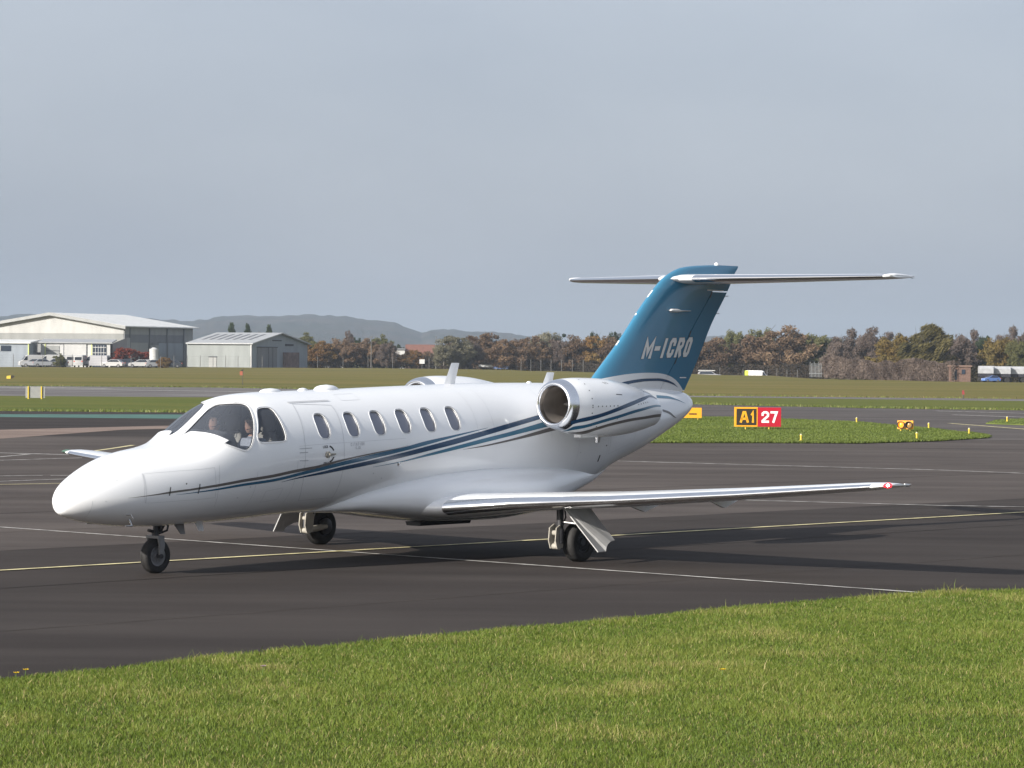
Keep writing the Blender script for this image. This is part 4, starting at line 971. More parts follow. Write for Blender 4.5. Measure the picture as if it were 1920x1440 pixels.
# ---- tailplane
SST = [(0.0, 12.42, 3.985, 1.72, .10), (.30, 12.56, 3.99, 1.58, .10), (1.5, 13.08, 4.005, 1.24, .10), (2.9, 13.68, 4.025, .85, .10), (3.06, 13.76, 4.028, .79, .09), (3.13, 13.88, 4.03, .66, .05)]
def sring(y, c0, c1, sgn, n=14):
    q = [float(np.interp(y, [w[0] for w in SST], [w[i] for w in SST])) for i in range(1, 5)]; c, u, l = airfoil(50, q[3], 0.0); cs = c0 + (c1 - c0) * (1 - np.cos(np.linspace(0, np.pi, n))) / 2
    top = [(q[0] + a * q[2], sgn * y, q[1] + b_ * q[2]) for a, b_ in zip(cs, np.interp(cs, c, u))]; bot = [(q[0] + a * q[2], sgn * y, q[1] + b_ * q[2]) for a, b_ in zip(cs, np.interp(cs, c, l))]
    if c0 == 0: bot = bot[1:]
    if c1 == 1: bot = bot[:-1]
    return [L(*p) for p in top + bot[::-1]]
for s in (1, -1):
    mb = MB(); mb.loft([sring(y, 0, .66, s, 20) for y in (.04, .3, .9, 1.5, 2.2, 2.9, 3.06, 3.13)]); tp = mb.build('tailplane', WHITE, JET, 40)
    mb = MB(); mb.loft([sring(y, .665, 1, s, 8) for y in (.14, .9, 1.5, 2.2, 2.9, 3.06, 3.13)]); mb.build('elevator', WHITE, tp, 40)
    rings = []
    for y in (.32, .9, 1.5, 2.2, 2.9, 3.03):
        q = [float(np.interp(y, [w[0] for w in SST], [w[i] for w in SST])) for i in range(1, 5)]; c, u, l = airfoil(80, q[3], 0.0); cs = .07 * (1 - np.cos(np.linspace(0, np.pi / 2, 10)))
        rings.append([L(q[0] + a * q[2] - .002, s * y, q[1] + b_ * q[2] + .002) for a, b_ in zip(cs[::-1], np.interp(cs, c, u)[::-1])] + [L(q[0] + a * q[2] - .002, s * y, q[1] + b_ * q[2] - .002) for a, b_ in zip(cs[1:], np.interp(cs, c, l)[1:])])
    mb = MB(); mb.loft(rings, cap=False, closed=False); mb.build('leading_edge', POLISH, tp, 40)
    # root bullet and horn balance at the tip
    mb = MB(); mb.loft([[L(x, s * (.07 + r * 1.5 * math.sin(a)), 3.985 + r * math.cos(a)) for a in np.linspace(0, 2 * math.pi, 14, endpoint=False)] for x, r in ((12.38, .005), (12.43, .03), (12.55, .055), (12.8, .075), (13.3, .08), (13.8, .05), (14.1, .01))]); mb.build('root_fairing', WHITE, tp, 50)
    mb = MB(); mb.loft([[L(x, s * (3.075 + w * math.sin(a)), 4.045 + r * math.cos(a)) for a in np.linspace(0, 2 * math.pi, 10, endpoint=False)] for x, r, w in ((13.80, .004, .01), (13.84, .022, .05), (14.0, .036, .06), (14.3, .026, .05), (14.58, .004, .01))]); mb.build('horn_balance', WHITE, tp, 50)
    for yw in (2.2, 2.6, 3.0):
        q = [float(np.interp(yw, [w[0] for w in SST], [w[i] for w in SST])) for i in range(1, 5)]; mb = MB(); mb.tube([L(q[0] + q[2], s * yw, q[1]), L(q[0] + q[2] + .12, s * yw, q[1] - .01)], .004, 5); mb.build('static_wick', DARKM, tp)

# ---- landing gear
DOORG = mat('gear_door_shade_grey', (0.42, 0.42, 0.42), .5, var=.12, scale=6)  # grey darkened to carry the shade under the wing in its colour
def wheel(parent, x, y, r, w, rim_r, rimm=RIM, bolts=8):
    pr = [(-w * .36, rim_r), (-w * .48, rim_r * 1.08), (-w * .5, r * .80), (-w * .44, r * .92), (-w * .3, r * .985), (-w * .18, r)]
    gro = [(-w * .10, r), (-w * .095, r - .008), (-w * .07, r - .008), (-w * .065, r), (w * .065, r), (w * .07, r - .008), (w * .095, r - .008), (w * .10, r)]
    prof = pr + gro + [(-a, b_) for a, b_ in pr[::-1]]
    mb = MB(); mb.revolve(prof, L(x, y, r - .004), (0, 1, 0), 40, closed=True); ty = mb.build('tyre', RUBBER, parent, 40)
    mb = MB(); mb.revolve([(-w * .40, .0), (-w * .40, rim_r * .35), (-w * .26, rim_r * .42), (-w * .22, rim_r * .78), (-w * .38, rim_r * .92), (-w * .38, rim_r * 1.02), (w * .38, rim_r * 1.02), (w * .38, rim_r * .92), (w * .22, rim_r * .78), (w * .26, rim_r * .42), (w * .40, rim_r * .35), (w * .40, .0)], L(x, y, r - .004), (0, 1, 0), 32)
    for k in range(bolts):
        a = 2 * math.pi * k / bolts
        for sg in (-1, 1):
            mb.box(L(x + rim_r * .6 * math.cos(a), y + sg * w * .25, r + rim_r * .6 * math.sin(a)), (.018, .02, .018))
    mb.build('rim', rimm, parent, 35)
ng = MB(); ng.tube([L(1.683, 0, .50), L(1.70, 0, .72)], [.030, .036], 14); ng.tube([L(1.683, 0, .455), L(1.683, 0, .52)], [.045, .045], 14)
ngo = ng.build('nose_gear', DARKM, JET, 40)
wheel(ngo, 1.683, 0, .222, .135, .125)
mb = MB()
for sg in (-1, 1):
    mb.loft([[L(1.683 + a, sg * .098 + b_, .455) for a, b_ in ((-.05, -.014), (.05, -.014), (.05, .014), (-.05, .014))], [L(1.70 + a, sg * .10 + b_, .36) for a, b_ in ((-.045, -.014), (.045, -.014), (.045, .014), (-.045, .014))], [L(1.69 + a, sg * .098 + b_, .20) for a, b_ in ((-.03, -.012), (.03, -.012), (.03, .012), (-.03, .012))]])
mb.bbox(L(1.63, -.115, .44), L(1.735, .115, .475)); mb.build('fork', RIM, ngo, 40)
mb = MB(); mb.revolve([(-.12, .0), (-.12, .03), (.12, .03), (.12, .0)], L(1.683, 0, .218), (0, 1, 0), 14); mb.build('axle', DARKM, ngo)
mb = MB(); mb.tube([L(1.72, .03, .50), L(1.84, .05, .535), L(1.86, .05, .62)], .014, 8); mb.tube([L(1.72, -.03, .50), L(1.84, -.05, .535), L(1.86, -.05, .62)], .014, 8); mb.build('torque_link', DARKM, ngo)
mb = MB(); mb.tube([L(1.72, 0, .60), L(2.05, 0, .64)], .02, 8); mb.tube([L(1.60, .05, .53), L(1.50, .07, .55)], .02, 8); mb.build('drag_brace', DARKM, ngo)
for s in (1, -1):
    mb = MB(); mb.prism([L(1.84, s * .15, .63), L(2.02, s * .15, .62), L(1.99, s * .21, .49), L(1.92, s * .21, .49)], (0, s * .012, 0)); mb.build('nose_gear_door', DARKM if s < 0 else GREYS, ngo)
for s in (1, -1):
    Y = s * 2.417; mb = MB(); mb.tube([L(6.88, s * 2.36, .86), L(6.87, s * 2.365, .40)], [.052, .046], 14); mb.tube([L(6.865, s * 2.365, .45), L(6.862, s * 2.365, .26)], [.060, .060], 14)
    mg = mb.build('main_gear', DARKM, JET, 40)
    wheel(mg, 7.21, Y, .272, .20, .14, DARKM, 10)
    # trailing link: forked casting in beige
    mb = MB()
    for sg in (-1, 1):
        yy = s * 2.33 + sg * .05
        mb.prism([L(6.76, yy, .47), L(6.86, yy, .52), L(6.93, yy, .44), L(6.90, yy, .20), L(6.78, yy, .19), L(6.74, yy, .30)], (0, sg * .016, 0))
    mb.tube([L(6.83, s * 2.27, .22), L(6.83, s * 2.39, .22)], .042, 14); mb.tube([L(6.83, s * 2.27, .40), L(6.83, s * 2.39, .40)], .036, 12)
    mb.build('trailing_link', GEAR, mg, 30)
    mb = MB(); mb.tube([L(6.84, s * 2.31, .24), L(7.02, s * 2.30, .25), L(7.21, s * 2.30, .268)], [.045, .05, .042], 12); mb.tube([L(7.21, s * 2.28, .268), L(7.21, s * 2.46, .268)], .05, 14); mb.build('link_arm', GEAR, mg, 40)
    mb = MB(); mb.revolve([(0, .12), (.05, .12), (.06, .10), (.065, 0)], L(7.21, s * 2.335, .268), (0, -s, 0), 22); mb.build('brake_unit', DARKM, mg, 30)
    mb = MB(); mb.tube([L(6.92, s * 2.30, .33), L(7.06, s * 2.31, .60), L(7.0, s * 2.33, .80)], .012, 6); mb.tube([L(6.80, s * 2.42, .75), L(6.83, s * 2.41, .50), L(6.95, s * 2.40, .36)], .010, 6); mb.build('brake_hose', SEAL, mg)
    # outboard door, sloping outwards with a cut-out for the wheel
    T = lambda x, y, z: Vector(L(x, s * y, z))
    a = [T(6.70, 2.50, .80), T(7.22, 2.52, .80), T(7.33, 2.93, .30), T(7.22, 2.95, .29), T(7.13, 2.97, .255), T(7.075, 2.99, .215), T(7.05, 3.0, .165), T(6.86, 3.02, .17)]
    mb = MB(); mb.prism(a, Vector((0, s * .012, .010))); mb.build('gear_door', DOORG, mg)
    mb = MB(); mb.tube([L(6.87, s * 2.37, .55), L(6.95, s * 2.70, .52)], .014, 8); mb.build('door_rod', STEEL, mg)

# ---- cockpit interior
def deck(x0, x1, z, m, name):
    rings = []
    for x in np.linspace(x0, x1, 8):
        q = sx(x); w = float(fW(q)) * math.sqrt(max(.02, 1 - ((float(fM(q)) - z) / (float(fM(q)) - float(fB(q)))) ** 2)) - .06
        rings.append([L(x, -w, z), L(x, w, z), L(x, w, z + .03), L(x, -w, z + .03)])
    mb = MB(); mb.loft(rings); mb.build(name, m, fus)
deck(1.75, 3.60, 1.0, INTER, 'cockpit_floor')
rings = []
for th in np.linspace(-66, 66, 23):
    a = hull(2.16, th, -.06); b_ = hull(2.52, th, -.06); zt = min(1.80 - .10 * (abs(th) / 66) ** 2, b_[2] - .02); za = min(a[2] - .02, zt - .02)
    rings.append([L(2.2, a[1] * .9, za), L(2.5, b_[1] * .93, zt), L(2.53, b_[1] * .93, zt - .03), L(2.5, b_[1] * .9, zt - .42), L(2.25, a[1] * .8, za - .4)])
mb = MB(); mb.loft(rings); pan = mb.build('glareshield', INTER, fus, 30)
SCR = mat('flight_display', (.01, .012, .015), .15)
for y in (-.36, -.12, .12, .36):
    mb = MB(); mb.bbox(L(2.545, y - .10, 1.44), L(2.50, y + .10, 1.62)); mb.build('flight_display', SCR, fus)
for s in (1, -1):
    mb = MB()
    mb.loft([[L(x, s * .33 + w * math.sin(a), zc + h * math.cos(a)) for a in np.linspace(0, 2 * math.pi, 20, endpoint=False)] for x, w, h, zc in ((2.85, .20, .045, 1.16), (2.9, .23, .07, 1.16), (3.25, .23, .07, 1.15), (3.32, .20, .05, 1.15))]); seat = mb.build('pilot_seat', LEATHER, JET, 40)
    mb = MB(); mb.loft([[L(x, s * .33 + w * math.sin(a), z + .0) if False else L(x + .055 * math.cos(a), s * .33 + w * math.sin(a), z) for a in np.linspace(0, 2 * math.pi, 18, endpoint=False)] for x, w, z in ((3.24, .20, 1.18), (3.26, .23, 1.3), (3.31, .22, 1.55), (3.34, .18, 1.72), (3.35, .13, 1.76))]); mb.build('seat_back', LEATHER, seat, 40)
    mb = MB(); mb.loft([[L(x0 + .05 * math.cos(a), s * .33 + w * math.sin(a), z) for a in np.linspace(0, 2 * math.pi, 18, endpoint=False)] for x0, w, z in ((3.35, .08, 1.76), (3.35, .13, 1.79), (3.36, .14, 1.88), (3.37, .12, 1.96), (3.37, .06, 1.985))]); mb.build('headrest', LEATHER, seat, 50)
for s in (1, -1):
    mb = MB(); mb.tube([L(2.50, s * .33, 1.30), L(2.66, s * .33, 1.30)], .02, 8); mb.tube([L(2.66, s * .33 - .13, 1.42), L(2.66, s * .33 - .13, 1.32), L(2.66, s * .33 + .13, 1.32), L(2.66, s * .33 + .13, 1.42)], .016, 8); mb.build('control_yoke', INTER, fus)
mb = MB(); mb.prism([L(3.47, -.60, 1.03), L(3.47, -.30, 1.03), L(3.47, -.30, 2.14), L(3.47, -.45, 2.08), L(3.47, -.68, 1.75)], (-.02, 0, 0)); mb.prism([L(3.47, .60, 1.03), L(3.47, .30, 1.03), L(3.47, .30, 2.14), L(3.47, .45, 2.08), L(3.47, .68, 1.75)], (-.02, 0, 0)); mb.build('cockpit_bulkhead', INTER, fus)
for x in (4.45, 5.25, 6.1, 6.75):
    for s in (1, -1):
        mb = MB(); mb.loft([[L(x + .07 * math.cos(a), s * .46 + w * math.sin(a), z) for a in np.linspace(0, 2 * math.pi, 14, endpoint=False)] for w, z in ((.22, 1.15), (.24, 1.4), (.22, 1.75), (.12, 1.86))]); mb.build('cabin_seat', LEATHER, fus, 40)
deck(3.62, 8.9, 1.0, CABIN, 'cabin_floor')

# ---- pilots (seated, facing forward)
SKIN = mat('skin', (0.52, 0.30, 0.21), 0.55, var=.08, scale=20); SHIRT = mat('white_shirt', (0.40, 0.41, 0.45), 0.85, var=.06, scale=12); HAIR = mat('dark_hair', (0.035, 0.027, 0.022), 0.7); HSET = mat('headset_black', (0.02, 0.02, 0.022), .5); TROU = mat('dark_trousers', (.02, .022, .03), .9); LIP = mat('lip', (.38, .16, .13), .6); EYEW = mat('eye', (.03, .025, .02), .2)
def pilot(x, y, hz, turn, label):
    """x station of the hips' back, hz seat height; local frame: +X forward"""
    o = empty('person', L(x, y, hz)); 
    V = [(0, 0, .08), (.0, 0, .28), (.02, 0, .48), (.02, 0, .545), (.03, 0, .62),                      # pelvis, waist, chest, neck base, neck
         (.02, .17, .50), (.10, .25, .27), (.33, .17, .20), (.42, .14, .23),                            # left shoulder, elbow, wrist, hand
         (.02, -.17, .50), (.10, -.25, .27), (.33, -.17, .20), (.42, -.14, .23),
         (.42, .12, .10), (.62, .12, -.25), (.42, -.12, .10), (.62, -.12, -.25), (.06, .1, .08), (.06, -.1, .08), (.72, .12, -.28), (.72, -.12, -.28)]
    E_ = [(0, 1), (1, 2), (2, 3), (3, 4), (2, 5), (5, 6), (6, 7), (7, 8), (2, 9), (9, 10), (10, 11), (11, 12), (0, 17), (17, 13), (13, 14), (0, 18), (18, 15), (15, 16), (14, 19), (16, 20)]
    RD = [.15, .14, .15, .08, .062, .075, .052, .036, .038, .075, .052, .036, .038, .075, .05, .075, .05, .09, .09, .045, .045]
    me = bpy.data.meshes.new('body'); me.from_pydata(V, E_, []); b_ = bpy.data.objects.new('body', me); COL.objects.link(b_)
    sk = b_.modifiers.new('s', 'SKIN'); me.skin_vertices or None
    for i, r in enumerate(RD): me.skin_vertices[0].data[i].radius = (r, r)
    me.skin_vertices[0].data[0].use_root = True
    sd = b_.modifiers.new('d', 'SUBSURF'); sd.levels = 2; sd.render_levels = 2
    dg_ = bpy.context.evaluated_depsgraph_get(); m2 = bpy.data.meshes.new_from_object(b_.evaluated_get(dg_)); bpy.data.objects.remove(b_)
    # head grown on to the same mesh
    bm = bmesh.new(); bm.from_mesh(m2)
    hm = Matrix.Translation((.055, 0, .735)) @ Matrix.Rotation(turn, 4, 'Z')
    prof = [(-.118, .03, .045), (-.105, .05, .06), (-.075, .062, .072), (-.03, .070, .088), (.02, .074, .096), (.06, .070, .090), (.09, .055, .068), (.112, .028, .035)]
    rings = []
    for z, wy_, wx_ in prof:
        ring = []
        for k in range(20):
            a = 2 * math.pi * k / 20; px = wx_ * math.cos(a) + (.012 if z < -.05 else 0) * math.cos(a); py = wy_ * math.sin(a)
            if abs(py) < .02 and math.cos(a) > 0 and -.045 < z < .0: px += .022 if z > -.04 else .012
            if z == .02 and math.cos(a) > .75 and .02 < abs(py) < .05: px -= .008
            ring.append(bm.verts.new(hm @ Vector((px, py, z))))
        rings.append(ring)
    for i in range(len(rings) - 1):
        for k in range(20): bm.faces.new((rings[i][k], rings[i][(k + 1) % 20], rings[i + 1][(k + 1) % 20], rings[i + 1][k]))
    bm.faces.new(rings[0][::-1]); bm.faces.new(rings[-1])
    for sg in (-1, 1):  # ears and thumbs/fingers
        c = [hm @ Vector((-.005 + a, sg * (.072 + d), -.01 + e)) for a, d, e in ((-.014, 0, -.03), (.016, 0, -.025), (.018, .004, .02), (-.016, .012, .026))]
        vs = [bm.verts.new(q) for q in c]; bm.faces.new(vs)
        for k in range(5):
            f0 = Vector((.43, sg * .14 + (k - 2) * .016, .245)) if k < 4 else Vector((.41, sg * .14 - sg * .03, .25)); pts = [f0, f0 + Vector((.045 - .004 * abs(k - 1.5), 0, -.005)), f0 + Vector((.05, 0, -.045))]
            if k == 4: pts = [f0, f0 + Vector((.02, -sg * .02, .02)), f0 + Vector((.045, -sg * .02, .015))]
            prev = None
            for q, r in zip(pts, (.010, .009, .007)):
                ring = [bm.verts.new(q + Vector((r * .5 * math.sin(2 * math.pi * j / 6), r * math.cos(2 * math.pi * j / 6), r * math.sin(2 * math.pi * j / 6)))) for j in range(6)]
                if prev:
                    for j in range(6): bm.faces.new((prev[j], prev[(j + 1) % 6], ring[(j + 1) % 6], ring[j]))
                prev = ring
            bm.faces.new(prev)
    bmesh.ops.recalc_face_normals(bm, faces=bm.faces)
    for m_ in (SHIRT, SKIN, TROU): m2.materials.append(m_)
    for f_ in bm.faces:
        c = f_.calc_center_median(); f_.material_index = 1 if (c.z > .575 or (c.x > .31 and .16 < c.z < .34)) else (2 if c.z < .15 else 0)
    bm.to_mesh(m2); bm.free(); m2.shade_smooth()
    bo = bpy.data.objects.new('body', m2); COL.objects.link(bo); bo.parent = o
    hv = MB(); rr = []
    for z, k_ in ((-.03, 1.05), (.02, 1.07), (.06, 1.09), (.09, 1.13), (.122, .9)):
        wy_ = np.interp(z, [p[0] for p in prof], [p[1] for p in prof]) * k_; wx_ = np.interp(z, [p[0] for p in prof], [p[2] for p in prof]) * k_
        rr.append([hm @ Vector((min(wx_ * math.cos(a), (.035 if z < .05 else .1)) - .006, wy_ * math.sin(a), z)) for a in np.linspace(0, 2 * math.pi, 18, endpoint=False)])
    hv.loft(rr); hv.build('hair', HAIR, o, 60)
    hb = MB(); hb.tube([hm @ Vector((.0, .088 * math.cos(a), .01 + .118 * math.sin(a))) for a in np.linspace(0, math.pi, 11)], .009, 6)
    for sg in (-1, 1): hb.revolve([(0, .036), (.02, .036), (.03, .025), (.031, 0)], hm @ Vector((0, sg * .072, -.008)), hm.to_3x3() @ Vector((0, sg, 0)), 14)
    hb.tube([hm @ Vector((.0, .09, -.02)), hm @ Vector((.07, .08, -.06)), hm @ Vector((.105, .035, -.07))], .005, 5); hb.build('headset', HSET, o, 40)
    for sg in (-1, 1):
        eb = MB(); eb.revolve([(-.006, .002), (0, .010), (.006, .002)], hm @ Vector((.084, sg * .032, .018)), hm.to_3x3() @ Vector((1, 0, 0)), 8); eb.build('eye', EYEW, o)
    mb_ = MB(); mb_.box(hm @ Vector((.088, 0, -.066)), (.008, .042, .010), turn); mb_.build('mouth', LIP, o)
    # into world space beside the aircraft
    o.matrix_world = JET_M @ Matrix.Translation(L(x, y, hz)); tag(o, label, 'person', 'flight crew in the cockpit'); return o
JET_M = Matrix.Translation(JET.location) @ Matrix.Rotation(JET.rotation_euler.z, 4, 'Z')
pilot(3.08, -.33, 1.155, R(8), 'pilot in white shirt and headset in the far cockpit seat behind the windshield')
pilot(3.10, .33, 1.135, R(-6), 'pilot in white shirt and headset in the near cockpit seat by the window post')
# ------------------------------------------------------------------ far buildings
def clad(name, col, rough=.6, ribs=1.6, amt=.12):
    """profiled steel cladding: vertical ribs as fine relief, streaky weathering"""
    m = mat(name, col, rough, var=.10, scale=.8, vscale=(1, 1, .25)); t = m.node_tree; b = t.nodes['Principled BSDF']
    tcn = t.nodes.new('ShaderNodeTexCoord'); w = t.nodes.new('ShaderNodeTexWave'); w.inputs['Scale'].default_value = ribs; w.bands_direction = 'DIAGONAL'
    t.links.new(tcn.outputs['Object'], w.inputs[0]); bp = t.nodes.new('ShaderNodeBump'); bp.inputs['Strength'].default_value = amt; bp.inputs['Distance'].default_value = .1
    t.links.new(w.outputs[0], bp.inputs['Height']); t.links.new(bp.outputs[0], b.inputs['Normal']); return m
CREAM = clad('cream_cladding', (.36, .36, .35)); BANDG = clad('grey_band_cladding', (.195, .20, .195)); GREYC = clad('mid_grey_cladding', (.27, .275, .27)); DGREY = clad('dark_grey_cladding', (.16, .165, .18)); SHEETR = clad('pale_roof_sheet', (.68, .68, .66), .45)
SHEDG = clad('grey_green_cladding', (.205, .222, .22)); BLUEG = clad('blue_grey_cladding', (.25, .28, .32)); WHTC = clad('white_cladding', (.50, .50, .495)); DARKO = mat('dark_opening', (.025, .025, .035), .6); ROOFG = clad('grey_roof_sheet', (.34, .35, .36), .5)
BRICK = mat('brick_wall', (.15, .095, .075), .9, var=.25, scale=4); REDR = mat('red_tile_roof', (.17, .08, .06), .85, var=.2, scale=3); WINB = mat('window_dark', (.03, .04, .06), .15); WFR = mat('white_frame', (.52, .52, .52), .5); YELT = mat('lime_trim', (.55, .60, .22), .5)

def frame2(origin, dirv):
    d = Vector((dirv[0], dirv[1], 0)).normalized(); n = Vector((d.y, -d.x, 0))   # n faces the camera side
    O = Vector((origin[0], origin[1], origin[2]))
    return lambda a, b, c: O + d * a + n * b + Vector((0, 0, c))
def slab(name, fr, a0, a1, c0, c1, b0, b1, m, parent):
    mb = MB(); p = [fr(a, b, c) for a in (a0, a1) for b in (b0, b1) for c in (c0, c1)]
    mb.add(p, [(0, 1, 3, 2), (4, 6, 7, 5), (0, 4, 5, 1), (2, 3, 7, 6), (0, 2, 6, 4), (1, 5, 7, 3)]); return mb.build(name, m, parent)

def gable_hall(name, A, gdir, W_, Ldir_len, z0, eave, ridge, m_wall, m_roof, over=.8):
    """A: near right corner of the gable; gdir points along the gable to its far end; length runs perpendicular, away"""
    g = Vector((gdir[0], gdir[1], 0)).normalized(); l = Vector((-g.y, g.x, 0))
    if l.y < 0: l = -l
    A = Vector((A[0], A[1], z0)); root = empty(name, A)
    P = lambda a, b, c: A + g * a + l * b + Vector((0, 0, c - z0)) - A
    return root, P
# ---- big hangar
GA = Vector((-75.1, 560, 0)); sd = Vector((10.3, 25, 0)).normalized(); gd = Vector((-sd.y, sd.x, 0))
z0 = float(gz(-75, 560)); hang = empty('hangar', (GA.x, GA.y, z0)); tag(hang, 'big cream hangar with pale low-pitched roof behind the white vans', 'hangar')
def HP(a, b, c): return gd * a + sd * b + Vector((0, 0, c))     # a along gable, b along side, c height
EV, RG, GW, SL = 8.0, 10.3, 32.0, 27.5
def hpart(name, pts_faces, m, parent=hang):
    mb = MB()
    for pts in pts_faces: mb.add(pts, [tuple(range(len(pts)))])
    return mb.build(name, m, parent)
mb = MB(); mb.prism([HP(0, 0, 6.55), HP(GW, 0, 6.55), HP(GW, 0, EV), HP(GW / 2, 0, RG), HP(0, 0, EV)], sd * SL); mb.build('gable_wall', CREAM, hang)
mb = MB(); mb.prism([HP(.05, .05, 0), HP(GW - .05, .05, 0), HP(GW - .05, .05, 6.55), HP(.05, .05, 6.55)], sd * (SL - .1)); mb.build('wall', BANDG, hang)
for s_, (a0, a1) in enumerate(((-1.0, GW / 2), (GW + 1.0, GW / 2))):
    ze = EV - .15; mb = MB(); mb.prism([HP(a0, -1.0, ze), HP(a1, -1.0, RG + .1), HP(a1, -1.0, RG + .32), HP(a0, -1.0, ze + .22)], sd * (SL + 2.0)); mb.build('roof', SHEETR, hang)
mb = MB(); mb.prism([HP(-1.0, -1.12, EV - .55), HP(GW / 2, -1.12, RG - .25), HP(GW + 1.0, -1.12, EV - .55), HP(GW + 1.0, -1.12, EV + .05), HP(GW / 2, -1.12, RG + .34), HP(-1.0, -1.12, EV + .05)], sd * .1); mb.build('barge_board', GREYC, hang)
SB_ = lambda name, b0, b1, c0, c1, m, pr=.12: mesh(name, [HP(-pr * k, b, c) for k in (0, 1) for b, c in ((b0, c0), (b1, c0), (b1, c1), (b0, c1))], [(0, 1, 2, 3), (4, 5, 6, 7), (0, 1, 5, 4), (1, 2, 6, 5), (2, 3, 7, 6), (3, 0, 4, 7)], m, hang)
SB_('wall_panel', .1, SL - .1, 6.45, EV - .2, GREYC, .14); SB_('wall_panel', .1, SL - 4, 4.9, 6.42, DGREY, .16); SB_('wall_panel', 2.2, 9.4, 0, 4.85, GREYC, .13); SB_('wall_panel', SL - 14.2, SL - 4.2, 1.3, 4.85, BLUEG, .2); SB_('wall_panel', SL - 16.5, SL - 14.4, .2, 4.85, DGREY, .15); SB_('wall_panel', SL - 4, SL - .1, 0, 4.8, DGREY, .17); SB_('wall_panel', SL - 4, SL - .1, 4.9, 6.4, GREYC, .15)
for b in (2.0, 9.6, 16.6, 23.4): SB_('downpipe', b, b + .25, 0, EV - .3, DGREY, .35)
for b in (9.8, 11.7): SB_('side_door', b, b + 1.7, 0, 4.4, GREYC, .22)
# ---- lean-to workshop in front of the gable
def block(name, label, cat, u0, u1, y, h, dep, m_wall, m_roof, slope=.0, z=None, over=.4):
    x0, x1 = u0, u1; zg = float(gz((x0 + x1) / 2, y)) if z is None else z; r = empty(name, ((x0 + x1) / 2, y, zg)); tag(r, label, cat); cx_ = (x0 + x1) / 2
    mb = MB(); mb.prism([(x0 - cx_, 0, 0), (x1 - cx_, 0, 0), (x1 - cx_, 0, h), (x0 - cx_, 0, h)], (0, dep, 0)); mb.build('wall', m_wall, r)
    mb = MB(); mb.prism([(x0 - cx_ - over, -over, h + .01), (x0 - cx_ - over, dep, h + slope + .01), (x0 - cx_ - over, dep, h + slope + .26), (x0 - cx_ - over, -over, h + .24)], (x1 - x0 + 2 * over, 0, 0)); mb.build('roof', m_roof, r)
    return r, cx_, zg
D1 = 528.0
def ux(u, D): return (u - 960) * D / F_PX
def panel(r, cx_, x0, x1, z0_, z1_, m, name, pr=.08, dy=0.0):
    mb = MB(); mb.bbox((x0 - cx_, -pr + dy, z0_), (x1 - cx_, .02 + dy, z1_)); return mb.build(name, m, r)
D_ = 532.0
r, c_, zg = block('workshop', 'long white workshop with roller doors in front of the big hangar', 'workshop', ux(76, D_), ux(206, D_), D_, 4.35, 6, WHTC, ROOFG, .55)
for u0, u1, z1_, m, nm in ((86, 111, 3.9, GREYC, 'roller_door'), (120, 161, 4.2, WHTC, 'roller_door'), (173, 199, 4.2, WINB, 'glazed_door')):
    dr = panel(r, c_, ux(u0, D_), ux(u1, D_), 0, z1_, m, nm)
    if m is GREYC: panel(r, c_, ux(u0, D_), ux(u1, D_), 0, 1.9, DARKO, 'door_opening', .10); panel(r, c_, ux(u0, D_), ux(u1, D_), 2.9, 3.0, DARKO, 'door_joint', .11)
    if m is WINB:
        for k in range(5): panel(r, c_, ux(u0 + 5.2 * k, D_), ux(u0 + 5.2 * k + .8, D_), .2, z1_ - .2, WFR, 'mullion', .14)
        for zz in (1.4, 2.6, 3.6): panel(r, c_, ux(u0, D_), ux(u1, D_), zz, zz + .1, WFR, 'transom', .15)
panel(r, c_, ux(118.5, D_), ux(119.6, D_), 0, 4.3, DGREY, 'door_post', .12); panel(r, c_, ux(161.5, D_), ux(162.6, D_), 0, 4.3, DGREY, 'door_post', .12)
for u0 in (83.5, 170.8): panel(r, c_, ux(u0, D_), ux(u0 + 1.6, D_), 0, 4.3, YELT, 'corner_trim', .12)
# gabled right end of the workshop
mb = MB(); x0 = ux(206, D_) - c_ + .45; mb.prism([(x0, 0, 0), (x0 + 2.3, 3, 0), (x0 + 2.3, 3, 5.5), (x0, 0, 4.4)], (-.05, 4, 0)); mb.build('end_wall', GREYC, r)
D2_ = 526.0
r, c_, zg = block('office_block', 'low blue-grey flat office with dark ribbon window at the left edge', 'building', ux(-60, D2_), ux(53, D2_), D2_, 4.3, 10, BLUEG, SHEETR, .5)
panel(r, c_, ux(-40, D2_), ux(20, D2_), 2.9, 3.9, WINB, 'window')
for u in (-20, 0): panel(r, c_, ux(u, D2_), ux(u + 1, D2_), 2.9, 3.9, WFR, 'mullion', .12)
panel(r, c_, ux(52, D2_), ux(54, D2_), 0, 4.3, YELT, 'corner_trim', .12)
D3_ = 540.0
r, c_, zg = block('loading_bay', 'recessed grey loading bay between the office and the workshop', 'building', ux(54, D3_), ux(76, D3_), D3_, 4.7, 8, GREYC, DGREY, .2)
panel(r, c_, ux(55, D3_), ux(75, D3_), 0, 2.9, DARKO, 'door_opening')
# ---- white storage tank
TX, TY = ux(288, 528), 528.0; tz = float(gz(TX, TY)); tk = empty('storage_tank', (TX, TY, tz)); tag(tk, 'white upright storage tank beside the red bushes', 'tank')
mb = MB(); mb.revolve([(1.1, .74), (1.2, .80), (3.0, .80), (3.35, .86), (3.4, .6), (3.65, .25), (3.66, 0)], (0, 0, 0), (0, 0, 1), 18); mb.build('drum', WHTC, tk, 30)
for k in range(4):
    a = math.pi / 4 + k * math.pi / 2; mb = MB(); mb.tube([(.65 * math.cos(a), .65 * math.sin(a), 0), (.65 * math.cos(a), .65 * math.sin(a), 1.2)], .08, 6); mb.build('leg', DGREY, tk)
